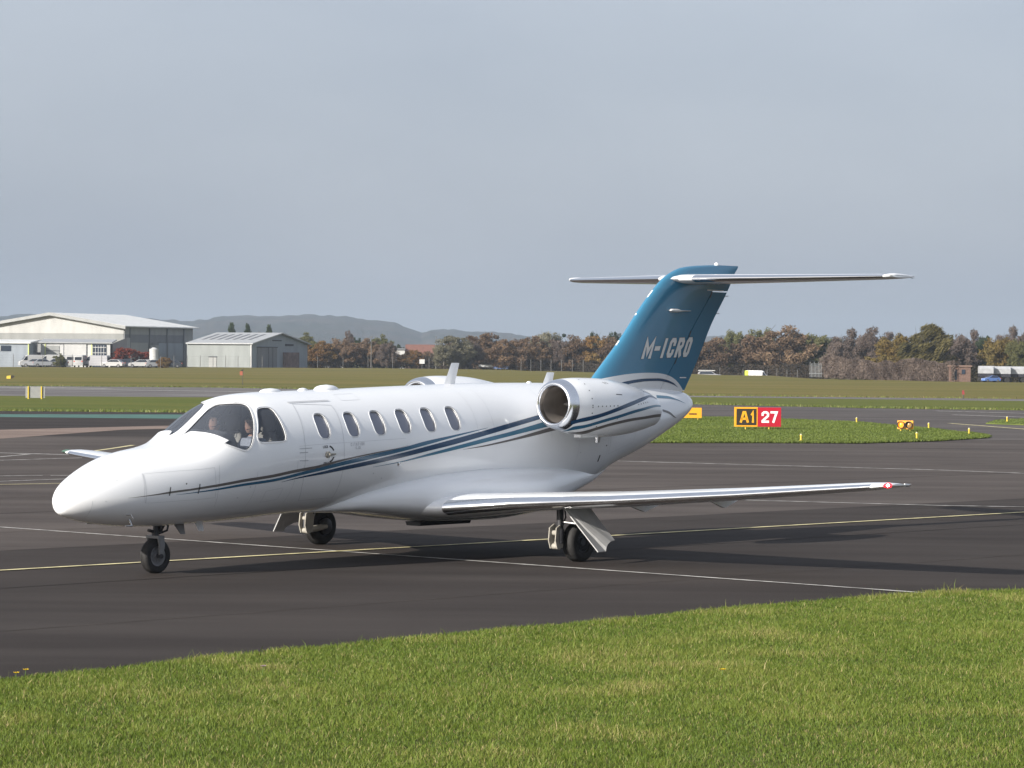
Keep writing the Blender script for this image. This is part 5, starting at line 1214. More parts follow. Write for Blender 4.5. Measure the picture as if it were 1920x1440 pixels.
# ---- second hangar: long side to the camera, gable to the right
C0 = Vector((ux(470, 560), 560.0, float(gz(-50, 560)))); h2 = empty('storage_hangar', C0); tag(h2, 'grey-green steel shed with roof lights and tall sliding door, right of the big hangar', 'hangar')
ld = Vector((-1, .18, 0)).normalized(); gd2 = Vector((.18, 1, 0)).normalized()      # along the side (to the left), along the gable (away, to the right)
gd2 = Vector((9.6, 20, 0)).normalized(); ld = Vector((-20, 9.6, 0)).normalized()
def Q2(a, b, c): return ld * a + gd2 * b + Vector((0, 0, c))
LL, GG, E2, R2_ = 14.5, 22.0, 4.6, 6.6
mb = MB(); mb.prism([Q2(0, 0, 0), Q2(0, GG, 0), Q2(0, GG, E2), Q2(0, GG / 2, R2_), Q2(0, 0, E2)], ld * LL); mb.build('wall', SHEDG, h2)
mb = MB(); mb.prism([Q2(-.05, .1, 0), Q2(-.05, GG - .1, 0), Q2(-.05, GG - .1, E2 - .1), Q2(-.05, GG / 2, R2_ - .12), Q2(-.05, .1, E2 - .1)], ld * .04); mb.build('gable_panel', BLUEG, h2)
for b0, b1 in ((-.5, GG / 2), (GG + .5, GG / 2)):
    mb = MB(); mb.prism([Q2(-.7, b0, E2 - .1), Q2(-.7, b1, R2_ + .05), Q2(-.7, b1, R2_ + .25), Q2(-.7, b0, E2 + .12)], ld * (LL + .7)); rf2 = mb.build('roof', ROOFG, h2)
    if b0 < 0:
        for k in range(7):
            a = 2.0 + k * 1.75; z = lambda t_: E2 + .14 + (R2_ + .27 - E2 - .14) * t_
            mb = MB(); mb.prism([Q2(a, -.5 + (GG / 2 + .5) * .30, z(.30)), Q2(a, -.5 + (GG / 2 + .5) * .82, z(.82)), Q2(a, -.5 + (GG / 2 + .5) * .82, z(.82) + .05), Q2(a, -.5 + (GG / 2 + .5) * .30, z(.30) + .05)], ld * .55); mb.build('roof_light', DGREY, rf2)
def gp(name, b0, b1, c0, c1, m, pr=.14):
    mb = MB(); mb.prism([Q2(-.06, b0, c0), Q2(-.06, b1, c0), Q2(-.06, b1, c1), Q2(-.06, b0, c1)], -ld * pr); return mb.build(name, m, h2)
gp('sliding_door', 2.2, 9.6, 0, 3.9, DGREY, .2); gp('door_rail', 2.0, 9.8, 3.9, 4.05, DARKO, .25); gp('sliding_door', 6.2, 6.35, 0, 3.9, DARKO, .23); gp('sliding_door', 7.8, 7.95, 0, 3.9, DARKO, .23)
gp('sign_board', 8.0, 11.5, 5.2, 5.4, DARKO, .1); gp('sign_board', 13, 16.2, 4.25, 4.65, DARKO, .1)
gp('brown_tank', 12.2, 17.6, 0, 3.0, mat('brown_panel', (.16, .11, .10), .8, var=.3, scale=1.2), .6)
mb = MB(); mb.tube([Q2(-.15, -.15, 0), Q2(-.15, -.15, E2)], .14, 8); mb.build('downpipe', WFR, h2)
mb = MB(); mb.prism([Q2(7.7, -.05, 0), Q2(9.4, -.05, 0), Q2(9.4, -.05, 1.9), Q2(7.7, -.05, 1.9)], -gd2 * .06); mb.build('side_door', GREYC, h2)
mb = MB(); mb.prism([Q2(7.6, -.03, 1.9), Q2(9.5, -.03, 1.9), Q2(9.5, -.03, 2.1), Q2(7.6, -.03, 2.1)], -gd2 * .1); mb.build('door_hood', DARKO, h2)
# ---- houses beyond the trees, brick hut
HX = ux(757, 640); hz = float(gz(HX, 640)); ho = empty('house', (HX, 640, hz)); tag(ho, 'house with white gable and red tiled roof among the trees', 'house')
mb = MB(); mb.prism([(-2.6, 0, 0), (.2, 0, 0), (.2, 0, 4.4), (-2.6, 0, 4.4)], (0, 7, 0)); mb.build('wall', WHTC, ho)
mb = MB(); mb.prism([(-2.8, -.3, 4.4), (.3, -.3, 4.4), (.3, -.3, 4.75), (-2.8, -.3, 4.75)], (0, 7, 0)); mb.build('flat_roof', DGREY, ho)
mb = MB(); mb.prism([(.25, -.1, 0), (6.5, -.1, 0), (6.5, -.1, 3.6), (.25, -.1, 3.6)], (0, 7, 0)); mb.build('wall', BRICK, ho)
mb = MB(); mb.prism([(.2, -.5, 3.6), (.2, 3.5, 5.6), (.2, 7.3, 3.6)], (6.5, 0, 0)); mb.build('roof', REDR, ho)
for x in (-2.0, -.8, 2, 4): mb = MB(); mb.bbox((x - .4, -.16, 2.0), (x + .4, .02, 3.2)); mb.build('window', WINB, ho)
HX = ux(805, 660); ho = empty('house', (HX, 660, float(gz(HX, 660)))); tag(ho, 'low brick house with long red roof left of the grey willow', 'house')
mb = MB(); mb.bbox((-4, 0, 0), (4, 7, 3.0)); mb.build('wall', BRICK, ho); mb = MB(); mb.prism([(-4.4, -.5, 3.0), (-4.4, 3.5, 5.2), (-4.4, 7.5, 3.0)], (8.8, 0, 0)); mb.build('roof', REDR, ho)
for x in (-2.5, 0, 2.5): mb = MB(); mb.bbox((x - .5, -.06, 1.2), (x + .5, .02, 2.4)); mb.build('window', WFR, ho)
HX = ux(622, 690); ho = empty('house', (HX, 690, float(gz(HX, 690)))); tag(ho, 'pale house glimpsed through the orange trees right of the steel shed', 'house')
mb = MB(); mb.bbox((-3, 0, 0), (3, 6, 4.2)); mb.build('wall', WHTC, ho); mb = MB(); mb.prism([(-3.3, -.4, 4.2), (-3.3, 3, 5.6), (-3.3, 6.4, 4.2)], (6.6, 0, 0)); mb.build('roof', ROOFG, ho)
for x in (-1.6, 1.6): mb = MB(); mb.bbox((x - .5, -.06, 2.6), (x + .5, .02, 3.7)); mb.build('window', WINB, ho)
HX = ux(1800, 372); ho = empty('brick_hut', (HX, 372, float(gz(HX, 372)))); tag(ho, 'small flat-roofed brick hut at the end of the brown hedge', 'hut')
mb = MB(); mb.bbox((-1.35, 0, 0), (1.35, 2.5, 1.95)); mb.build('wall', BRICK, ho); mb = MB(); mb.bbox((-1.5, -.15, 1.95), (1.5, 2.6, 2.12)); mb.build('roof', mat('hut_roof', (.20, .13, .10), .8), ho)
mb = MB(); mb.bbox((-.95, -.06, .3), (-.45, .02, 1.6)); mb.build('door', WINB, ho); mb = MB(); mb.bbox((.2, -.06, 1.0), (.65, .02, 1.6)); mb.build('window', WINB, ho)
# ---- pale covered trailers at the right edge
TARP = mat('pale_tarpaulin', (.36, .37, .39), .6, var=.15, scale=1.5)
for k, (u, ln, nm) in enumerate(((1848, 1.7, 'short white covered trailer right of the brick hut'), (1876, 2.6, 'white covered trailer at the right edge, middle one of three'), (1908, 2.8, 'longest white covered trailer, at the far right edge'))):
    x = ux(u, 368); tr = empty('covered_trailer', (x, 368 + k, float(gz(x, 368)))); tag(tr, nm, 'trailer', 'covered trailers by the hut')
    mb = MB(); mb.loft([[(a, y, z) for y, z in ((-.9, 1.15), (-.9, 1.75), (-.6, 2.1), (.6, 2.1), (.9, 1.75), (.9, 1.15))] for a in (-ln / 2, ln / 2)]); mb.build('cover', TARP, tr, 30)
    mb = MB(); mb.bbox((-ln / 2, -.85, .75), (ln / 2, .85, 1.14)); mb.build('bed', DARKO, tr)
    for a in (-ln / 3, ln / 3):
        mb = MB(); mb.revolve([(-.95, .35), (.95, .35)], (a, 0, .36), (0, 1, 0), 12); mb.build('wheel', RUBBER, tr)

# ------------------------------------------------------------------ vehicles
TYR = RUBBER; CARG = mat('car_glass', (.02, .025, .035), .08); 
def carpaint(n, c): return mat(n, c, .3, .0, coat=.6)
VP = dict(white=carpaint('white_van_paint', (.42, .42, .42)), silver=carpaint('silver_car_paint', (.24, .25, .27)), dark=carpaint('dark_car_paint', (.03, .035, .045)), blue=carpaint('blue_cab_paint', (.09, .17, .42)), red=carpaint('red_car_paint', (.20, .03, .03)), grey=carpaint('grey_van_paint', (.28, .28, .30)))
LIME = mat('lime_reflective', (.62, .75, .06), .4); LAMP = mat('lamp_lens', (.6, .1, .06), .3); HEADL = mat('headlamp', (.75, .76, .78), .2)
def vehicle(name, kind, x, y, rz, paint, label, cat, group=None, scale=1.0, z=None):
    o = empty(name, (x, y, float(gz(x, y)) if z is None else z), rz); o.scale = (scale,) * 3; tag(o, label, cat, group)
    if kind == 'van': Ln, Wd, H = 5.4, 2.0, 2.45; side = [(-2.7, .35), (-2.72, 1.2), (-2.66, 2.3), (-2.5, 2.45), (.9, 2.45), (1.35, 2.3), (2.05, 1.35), (2.62, 1.15), (2.72, .85), (2.7, .35)]; gl = [(1.12, 1.38), (1.98, 1.36), (1.42, 2.12), (1.12, 2.18)]; wheels = (-1.75, 1.75); wr = .34
    elif kind == 'estate': Ln, Wd, H = 4.5, 1.78, 1.5; side = [(-2.2, .3), (-2.25, .85), (-2.05, 1.35), (-1.7, 1.5), (.4, 1.5), (1.2, .98), (2.1, .86), (2.25, .6), (2.22, .3)]; gl = [(-1.9, .98), (1.0, .98), (.35, 1.42), (-1.65, 1.42)]; wheels = (-1.35, 1.38); wr = .31
    else: Ln, Wd, H = 4.2, 1.75, 1.45; side = [(-2.05, .3), (-2.1, .8), (-1.75, .98), (-1.2, 1.42), (.2, 1.45), (1.0, .98), (1.95, .85), (2.1, .6), (2.08, .3)]; gl = [(-1.5, .98), (.85, .98), (.15, 1.38), (-1.1, 1.37)]; wheels = (-1.3, 1.3); wr = .31
    hw = Wd / 2; mb = MB(); rings = []
    for yy, k_ in ((-hw, .955), (-hw + .10, 1.0), (hw - .10, 1.0), (hw, .955)):
        rings.append([(a * (1 if b_ > 1 else 1) * (.985 if k_ < 1 else 1), yy * (1 if b_ < 1.0 else .93), .3 + (b_ - .3) * k_) for a, b_ in side])
    mb.loft(rings); body = mb.build('body', paint, o, 40)
    for sg in (-1, 1):
        mb = MB(); mb.add([(a, sg * (hw * (.945 if b_ > 1.2 else .985) + .012), b_) for a, b_ in gl], [(0, 1, 2, 3)]); mb.build('side_window', CARG, o)
        for wx in wheels:
            mb = MB(); mb.revolve([(-.10, wr * .6), (-.11, wr * .9), (-.07, wr), (.07, wr), (.11, wr * .9), (.10, wr * .6)], (wx, sg * (hw - .08), wr), (0, 1, 0), 16); w_ = mb.build('wheel', TYR, o, 40)
            mb = MB(); mb.revolve([(0, wr * .6), (.02, wr * .55), (.025, 0)], (wx, sg * (hw + .015), wr), (0, sg, 0), 12); mb.build('hub_cap', RIM, w_)
        mb = MB(); mb.box((side[-2][0] - .06, sg * hw * .74, side[-2][1] + .02), (.08, .3, .16)); mb.build('headlight', HEADL, o)
        mb = MB(); mb.box((side[1][0] + .01, sg * hw * .80, side[1][1]), (.07, .22, .26)); mb.build('tail_light', LAMP, o)
    # windscreen and rear window
    i = 6 if kind == 'van' else (4 if kind == 'estate' else 4); a_, b_ = side[i - 1 if kind == 'van' else i], side[i if kind == 'van' else i + 1]
    A = Vector((a_[0], 0, a_[1])); B = Vector((b_[0], 0, b_[1])); nrm = Vector((B.z - A.z, 0, A.x - B.x)).normalized(); nrm = nrm if nrm.x > 0 else -nrm
    q = [A.lerp(B, .08), A.lerp(B, .92)]; mb = MB(); mb.add([(q[0] + nrm * .02 + Vector((0, -hw * .78, 0))), (q[0] + nrm * .02 + Vector((0, hw * .78, 0))), (q[1] + nrm * .02 + Vector((0, hw * .86, 0))), (q[1] + nrm * .02 + Vector((0, -hw * .86, 0)))], [(0, 1, 2, 3)]); mb.build('windscreen', CARG, o)
    if kind == 'van':
        mb = MB(); mb.box((-2.70, 0, 1.75), (.06, 1.4, .6)); mb.build('rear_window', CARG, o)
    else:
        a_, b_ = Vector((side[2][0], 0, side[2][1])), Vector((side[3][0], 0, side[3][1])); nrm = Vector((a_.z - b_.z, 0, b_.x - a_.x)).normalized(); nrm = nrm if nrm.x < 0 else -nrm
        q = [a_.lerp(b_, .1), a_.lerp(b_, .9)]; mb = MB(); mb.add([q[0] + nrm * .02 + Vector((0, -hw * .8, 0)), q[0] + nrm * .02 + Vector((0, hw * .8, 0)), q[1] + nrm * .02 + Vector((0, hw * .75, 0)), q[1] + nrm * .02 + Vector((0, -hw * .75, 0))], [(0, 1, 2, 3)]); mb.build('rear_window', CARG, o)
    return o
PK = 'vehicles parked by the workshop'
def vx(u, D): return ux(u, D)
vehicle('parked_van', 'van', vx(60, 524), 524, R(200), VP['white'], 'white van in front of the dark loading bay opening', 'van', PK, .9)
vehicle('parked_van', 'van', vx(97, 522), 522, R(190), VP['white'], 'white van before the half-open grey roller door', 'van', PK, .9)
vehicle('parked_van', 'van', vx(131, 520), 520, R(100), VP['white'], 'white van seen end-on before the white roller door', 'van', PK, .88)
vehicle('parked_van', 'van', vx(152, 519), 519, R(85), VP['white'], 'white van seen from behind, right of the end-on van', 'van', PK, .88)
vehicle('parked_van', 'van', vx(181, 518), 518, R(165), VP['grey'], 'pale grey van before the glazed workshop door', 'van', PK, .88)
vehicle('parked_car', 'car', vx(64, 514), 514, R(175), VP['silver'], 'leftmost silver car parked by the fence', 'car', PK)
vehicle('parked_car', 'car', vx(84, 513), 513, R(10), VP['silver'], 'silver car nose to the right beside the leftmost car', 'car', PK)
vehicle('parked_car', 'estate', vx(104, 513.5), 513.5, R(185), VP['silver'], 'silver estate car under the bramble bush', 'car', PK)
vehicle('parked_car', 'car', vx(211, 516), 516, R(170), VP['white'], 'white car half hidden in front of the workshop end wall', 'car', PK)
vehicle('parked_car', 'estate', vx(241, 522), 522, R(5), VP['dark'], 'dark estate car below the red bush', 'car', PK)
vehicle('parked_car', 'car', vx(263, 520), 520, R(178), VP['white'], 'white hatchback left of the storage tank', 'car', PK)
vehicle('parked_car', 'car', vx(280, 523), 523, R(120), VP['white'], 'white car nosing towards the storage tank legs', 'car', PK)
vehicle('parked_car', 'car', vx(294, 520), 520, R(15), VP['silver'], 'silver car just right of the storage tank', 'car', PK)
vehicle('parked_car', 'car', vx(319, 521), 521, R(185), VP['dark'], 'dark blue car by the hangar side door', 'car', PK)
tk2 = vehicle('pickup_truck', 'van', vx(940, 572), 572, R(-12), VP['blue'], 'flatbed pickup with blue cab driving along the fence', 'truck', None, .55)
mb = MB(); mb.bbox((-8.2, -1.1, .9), (-2.9, 1.1, 1.75)); mb.build('flat_bed', VP['white'], tk2)
for sg in (-1, 1):
    mb = MB(); mb.revolve([(-.12, .34), (.12, .34)], (-6.6, sg * .9, .34), (0, 1, 0), 14); mb.build('wheel', TYR, tk2)
v_ = vehicle('delivery_van', 'van', vx(1421, 512), 512, R(-14), carpaint('bright_white_paint', (.72, .72, .72)), 'white van with lime yellow rear driving beyond the field', 'van', None, .80)
mb = MB(); mb.bbox((-2.78, -1.0, .42), (-2.0, 1.01, 2.40)); mb.build('lime_rear_panel', LIME, v_)
v_ = vehicle('estate_car', 'estate', vx(1331, 508), 508, R(-10), VP['grey'], 'grey estate car with white roof load left of the van', 'car', None, .95)
mb = MB(); mb.bbox((-2.1, -.75, 1.56), (1.0, .75, 1.72)); mb.build('roof_load', VP['white'], v_)
# plant machine and figure-sized things by the hut
vehicle('parked_car', 'car', vx(1858, 362), 362, R(200), VP['blue'], 'small blue car in front of the covered trailers', 'car', None, .55)

# ------------------------------------------------------------------ fences
POSTM = mat('fence_post_grey', (.12, .117, .113), .7); WIRE = mat('fence_wire', (.14, .135, .13), .6, .4)
def fence_run(label, pts, spacing, h):
    root = empty('perimeter_fence', (pts[0][0], pts[0][1], 0)); tag(root, label, 'fence'); me = None; k = 0; prev = None
    for (a, b_) in zip(pts[:-1], pts[1:]):
        d = math.hypot(b_[0] - a[0], b_[1] - a[1]); n = max(1, int(d / spacing))
        for i in range(n):
            x = lerp(a[0], b_[0], i / n); y = lerp(a[1], b_[1], i / n); z = float(gz(x, y)); P = Vector((x, y, z)) - root.location
            if me is None:
                mb = MB(); mb.tube([(0, 0, 0), (0, 0, h)], .055, 6); mb.tube([(0, 0, h), (0, -.18, h + .25)], .03, 5); o = mb.build('fence_post', POSTM, root); me = o.data
            else:
                o = bpy.data.objects.new('fence_post', me); COL.objects.link(o); o.parent = root
            o.location = P
            if prev is not None:
                mb = MB()
                for hh_ in (.25, .7, 1.15, 1.6, h - .03):
                    mb.tube([prev + Vector((0, 0, hh_)), P + Vector((0, 0, hh_))], .007, 3, False)
                mb.build('wire_panel', WIRE, root)
            prev = P
    return root
fence_run('wire fence on grey posts in front of the hangars', [(-98, 509), (-62, 511), (-47, 545), (-44, 553)], 4.6, 2.1)
fence_run('wire fence on grey posts in front of the brown tree belt', [(-38, 566), (-24, 582), (-2, 580), (13, 530), (27, 519), (37, 516), (44, 500), (48, 470)], 6.5, 2.2)
PALE = mat('pale_palisade', (.26, .27, .28), .5)
pf = empty('palisade_gate', (ux(1530, 418), 418, float(gz(44, 418)))); tag(pf, 'short pale palisade gate left of the brown hedge', 'gate')
for k in range(9):
    mb = MB(); mb.bbox((-.9 + k * .2, 0, 0), (-.84 + k * .2, .04, 2.0 if k % 3 else 2.2)); mb.build('pale', PALE, pf)
mb = MB(); mb.bbox((-1, .045, .5), (.9, .09, .58)); mb.build('rail', PALE, pf)

# ------------------------------------------------------------------ airfield furniture
YEL = mat('yellow_light_paint', (.60, .44, .05), .45); SGB = mat('sign_black', (.035, .028, .02), .4); SGR = mat('sign_red', (.42, .012, .03), .35); SGO = mat('sign_amber', (.75, .34, .02), .4, emit=(.9, .35, .0), estr=.06); SGW = mat('sign_white', (.8, .8, .8), .4); CLR = mat('lamp_clear', (.5, .48, .35), .15)
ordn = ['first', 'second', 'third', 'fourth', 'fifth', 'sixth', 'seventh', 'eighth', 'ninth', 'tenth']
sg_ = empty('taxiway_sign', (9.34, 110.2, .05), R(4)); tag(sg_, 'taxiway sign reading A1 on black and 27 on red, on the grass island', 'sign')
mb = MB(); mb.bbox((-.87, -.06, .10), (0, .12, .84)); mb.build('sign_panel', SGO, sg_); mb = MB(); mb.bbox((-.81, -.075, .16), (-.05, -.055, .78)); blk = mb.build('sign_face', SGB, sg_)
mb = MB(); mb.bbox((.003, -.062, .10), (.90, .12, .83)); red = mb.build('sign_panel', SGR, sg_)
v, f = text_geo('A1', [(-.68, .34), (-.27, .17)], .44, .085, lambda a, b_: (a, -.079, .25 + b_), 1); mesh('lettering', v, f, SGO, blk)
v, f = text_geo('27', [(.15, .29), (.49, .28)], .44, .085, lambda a, b_: (a, -.066, .25 + b_), 1); mesh('lettering', v, f, SGW, red)
for x in (-.45, .45): mb = MB(); mb.tube([(x, 0, -.04), (x, 0, .12)], .03, 8); mb.build('leg', YEL, sg_)
so = empty('distance_sign', (7.75, 126.0, .05), R(3)); tag(so, 'amber sign box half hidden behind the jet tail', 'sign')
mb = MB(); mb.bbox((-.55, -.06, .08), (.5, .12, .52)); mb.build('sign_panel', SGO, so)
v, f = text_geo('-', [(-.05, .34)], .10, .06, lambda a, b_: (a, -.065, .2 + b_), 1); mesh('lettering', v, f, SGB, so)
for x in (-.35, .35): mb = MB(); mb.tube([(x, 0, -.04), (x, 0, .1)], .03, 8); mb.build('leg', YEL, so)
wg = empty('guard_light', (14.83, 109.2, .05), R(-20)); tag(wg, 'yellow pair of runway guard lamps, left one lit amber', 'lamp')
mb = MB(); mb.bbox((-.30, 0, .08), (.30, .10, .40)); mb.build('housing', SGO, wg)
for k, x in enumerate((-.15, .15)):
    mb = MB(); mb.revolve([(0, .135), (.14, .14), (.14, .12), (.02, .115)], (x, 0, .24), (0, -1, 0), 20, closed=True); mb.build('hood', DARKO, wg, 40)
    mb = MB(); mb.revolve([(0, .115), (.015, .10), (.025, 0)], (x, -.025, .24), (0, -1, 0), 20); mb.build('lens', mat('amber_lens_lit', (.7, .25, .03), .3, emit=(1, .30, .01), estr=.8) if k == 0 else mat('amber_lens_unlit', (.35, .20, .06), .3), wg, 40)
for x in (-.18, .18): mb = MB(); mb.tube([(x, .05, -.04), (x, .05, .1)], .03, 8); mb.build('leg', YEL, wg)
EL = [(9.55, 95.6, 'yellow edge light on the near island edge right of the A1 sign'), (13.88, 99.27, 'yellow edge light on the near island edge below the guard lamps'), (16.75, 106.1, 'yellow edge light near the pointed tip of the island'), (16.45, 114.3, 'yellow edge light on the far island edge right of the guard lamps'), (14.7, 123.5, 'yellow edge light on the far island edge left of the guard lamps'), (12.0, 129.4, 'yellow edge light just behind the red half of the sign'), (21.9, 128.1, 'yellow edge light on the grass verge at the right edge')]
e0 = None
for x, y, lb in EL:
    if e0 is None:
        e0 = empty('edge_light', (x, y, .045)); mb = MB(); mb.revolve([(-.02, .05), (.02, .05), (.03, .032), (.14, .032), (.145, .042), (.19, .042)], (0, 0, 0), (0, 0, 1), 14); mb.build('stem', YEL, e0, 40)
        mb = MB(); mb.revolve([(.19, .034), (.21, .034), (.225, .02), (.23, 0)], (0, 0, 0), (0, 0, 1), 14); mb.build('lens', CLR, e0, 40); o = e0
    else:
        o = copy_tree(e0); o.location = (x, y, .045)
    tag(o, lb, 'light', 'taxiway edge lights')
bs = empty('marker_board', (-27.8, 169.0, 0), R(6)); tag(bs, 'grey marker board on two yellow posts beside the runway', 'sign')
mb = MB(); mb.bbox((-.56, 0, .06), (.56, .04, .72)); mb.build('board', GREYC, bs)
for x in (-.40, .36): mb = MB(); mb.bbox((x - .035, -.06, -.1), (x + .035, -.003, .74)); mb.build('post', YEL, bs)
ym = empty('marker_cone', (-48.66, 280.7, 0)); tag(ym, 'small yellow and black marker in the field at the left edge', 'marker')
mb = MB(); mb.prism([(-.3, 0, .1), (.1, 0, .1), (.1, 0, .42), (-.3, 0, .36)], (0, .3, 0)); mb.build('yellow_face', YEL, ym); mb = MB(); mb.prism([(.103, 0, .1), (.42, 0, .25), (.40, 0, .42), (.103, 0, .42)], (0, .3, 0)); mb.build('black_face', SGB, ym)
ORG = mat('faded_orange', (.30, .09, .05), .7)
fl = empty('marker_flag', (-23.36, 251.4, 0)); tag(fl, 'faded orange flag board on a thin pole in the field', 'flag')
mb = MB(); mb.tube([(0, 0, 0), (0, 0, 1.35)], .025, 6); mb.build('pole', DARKM, fl); mb = MB(); mb.bbox((-.26, -.02, .85), (-.01, .02, 1.2)); mb.build('board', ORG, fl); mb = MB(); mb.prism([(-.2, 0, 1.22), (.03, 0, 1.22), (.05, 0, 1.40), (-.02, 0, 1.36)], (0, .06, 0)); mb.build('lamp_head', SGB, fl)
rp_ = empty('marker_post', (31.56, 202.6, 0)); tag(rp_, 'short dark red marker post in the right-hand field', 'marker')
mb = MB(); mb.tube([(0, 0, 0), (0, 0, .30)], .03, 6); mb.build('post', DARKM, rp_); mb = MB(); mb.prism([(-.08, 0, .30), (.10, 0, .32), (.04, 0, .62), (-.10, 0, .58)], (0, .04, 0)); mb.build('flag', mat('dark_red', (.25, .04, .04), .7), rp_)
wb = empty('notice_board', (ux(791, 560), 560, float(gz(-17, 560)))); tag(wb, 'small square white board on the fence above the far engine', 'sign')
mb = MB(); mb.bbox((-.5, -.04, 1.0), (.5, .02, 1.85)); mb.build('board', WFR, wb); mb = MB(); mb.tube([(0, .05, 0), (0, .05, 1.2)], .05, 6); mb.build('post', POSTM, wb)
for u, top, D, lb in ((695.5, 632, 560, 'tall thin grey mast standing by the fence left of the red roof'), (817, 632, 575, 'tall thin dark mast beside the long red roof')):
    x = ux(u, D); z = float(gz(x, D)); hgt = CAM_H + (666 + (u - 960) * .00852 - top) / F_PX * D - z
    ms = empty('lighting_mast', (x, D, z)); tag(ms, lb, 'mast'); mb = MB(); mb.tube([(0, 0, 0), (0, 0, hgt)], [.10, .05], 8); mb.build('pole', POSTM, ms); mb = MB(); mb.bbox((-.25, -.1, hgt), (.25, .1, hgt + .12)); mb.build('lamp_head', POSTM, ms)
# ------------------------------------------------------------------ trees
random.seed(23)
def leafmat(name, c, c2):
    m = mat(name, c, .8, var=.25, scale=.45, col2=c2, rand=.14, spec=.15); t = m.node_tree; b = t.nodes['Principled BSDF']
    tr = t.nodes.new('ShaderNodeBsdfTranslucent'); src = b.inputs['Base Color'].links[0].from_socket; t.links.new(src, tr.inputs[0])
    ms = t.nodes.new('ShaderNodeMixShader'); ms.inputs[0].default_value = .35; t.links.new(b.outputs[0], ms.inputs[1]); t.links.new(tr.outputs[0], ms.inputs[2]); t.links.new(ms.outputs[0], t.nodes['Material Output'].inputs[0]); return m
LM = dict(russet=leafmat('russet_leaves', (0.156, 0.099, 0.067), (0.223, 0.156, 0.096)), orange=leafmat('orange_leaves', (0.253, 0.120, 0.042), (0.223, 0.160, 0.059)), olive=leafmat('olive_leaves', (0.111, 0.115, 0.044), (0.171, 0.168, 0.074)), dark=leafmat('dark_evergreen', (0.033, 0.051, 0.028), (0.060, 0.080, 0.040)), gold=leafmat('golden_leaves', (0.260, 0.168, 0.046), (0.163, 0.136, 0.050)),
          twig=leafmat('purple_brown_twigs', (0.127, 0.096, 0.083), (0.185, 0.147, 0.125)), grey=leafmat('grey_willow', (0.178, 0.168, 0.116), (0.231, 0.216, 0.150)), red=leafmat('red_leaves', (0.327, 0.064, 0.037), (0.238, 0.088, 0.059)), conif=leafmat('conifer_needles', (0.033, 0.056, 0.027), (0.067, 0.084, 0.037)))
BARK = mat('bark', (.052, .042, .033), .9, var=.3, scale=3, rand=.2); PBARK = mat('pale_bark', (.15, .13, .11), .9, var=.3, scale=3)

def crown_mesh(name, shape, seed, n_cl, n_leaf, leaf, m):
    """leaf-sized faces in uneven clumps through the crown volume; unit crown: height 1, half-width 1"""
    g = np.random.default_rng(seed); C_ = []
    while len(C_) < n_cl:
        p = g.uniform(-1, 1, 3); r = np.linalg.norm(p)
        if r > 1 or r < .25: continue
        h = (p[2] + 1) / 2
        if shape == 'cone':
            k = (1 - h) ** .8 * .95 + .05; p = np.array([p[0] * k / max(.3, math.sqrt(1 - p[2] ** 2)), p[1] * k / max(.3, math.sqrt(1 - p[2] ** 2)), p[2]])
            if math.hypot(p[0], p[1]) > k: continue
        elif shape == 'plume':
            k = math.sin(min(1, h * 1.15) * math.pi * .95) ** .6 * .9 + .1; p = np.array([p[0] * k + .25 * (h - .5), p[1] * k, p[2]])
        C_.append(p)
    C_ = np.array(C_); sz = g.uniform(.13, .30, n_cl); bump_ = 1 + .18 * np.sin(C_[:, 0] * 5 + seed) * np.cos(C_[:, 1] * 4 + seed * 2); C_ *= bump_[:, None]
    idx = g.integers(0, n_cl, n_leaf); d = g.normal(0, 1, (n_leaf, 3)); d /= np.linalg.norm(d, axis=1, keepdims=True); d *= (g.random(n_leaf) ** .45)[:, None]
    P = C_[idx] + d * sz[idx][:, None] * [1, 1, .8]; P[:, 2] = (P[:, 2] + 1) / 2 
    a = g.normal(0, 1, (n_leaf, 3)); a /= np.linalg.norm(a, axis=1, keepdims=True); b = np.cross(a, g.normal(0, 1, (n_leaf, 3))); b /= np.linalg.norm(b, axis=1, keepdims=True)
    if shape == 'plume': a = a * .4 + [.75, 0, .65]; a /= np.linalg.norm(a, axis=1, keepdims=True); b = np.cross(a, g.normal(0, 1, (n_leaf, 3))); b /= np.linalg.norm(b, axis=1, keepdims=True)
    s = leaf * g.uniform(.6, 1.5, n_leaf)[:, None]; el = 2.6 if shape in ('plume', 'twig') else 1.35
    S3 = np.array([1, 1, .5])
    v = np.stack([P - a * s * el * S3, P + b * s * .5 * S3, P + a * s * el * S3, P - b * s * .5 * S3], 1).reshape(-1, 3)
    me = bpy.data.meshes.new(name); n = n_leaf; me.vertices.add(4 * n); me.vertices.foreach_set('co', v.reshape(-1).astype(np.float32)); me.loops.add(4 * n); me.loops.foreach_set('vertex_index', np.arange(4 * n, dtype=np.int32)); me.polygons.add(n); me.polygons.foreach_set('loop_start', (np.arange(n) * 4).astype(np.int32)); me.update(calc_edges=True); me.materials.append(m); return me
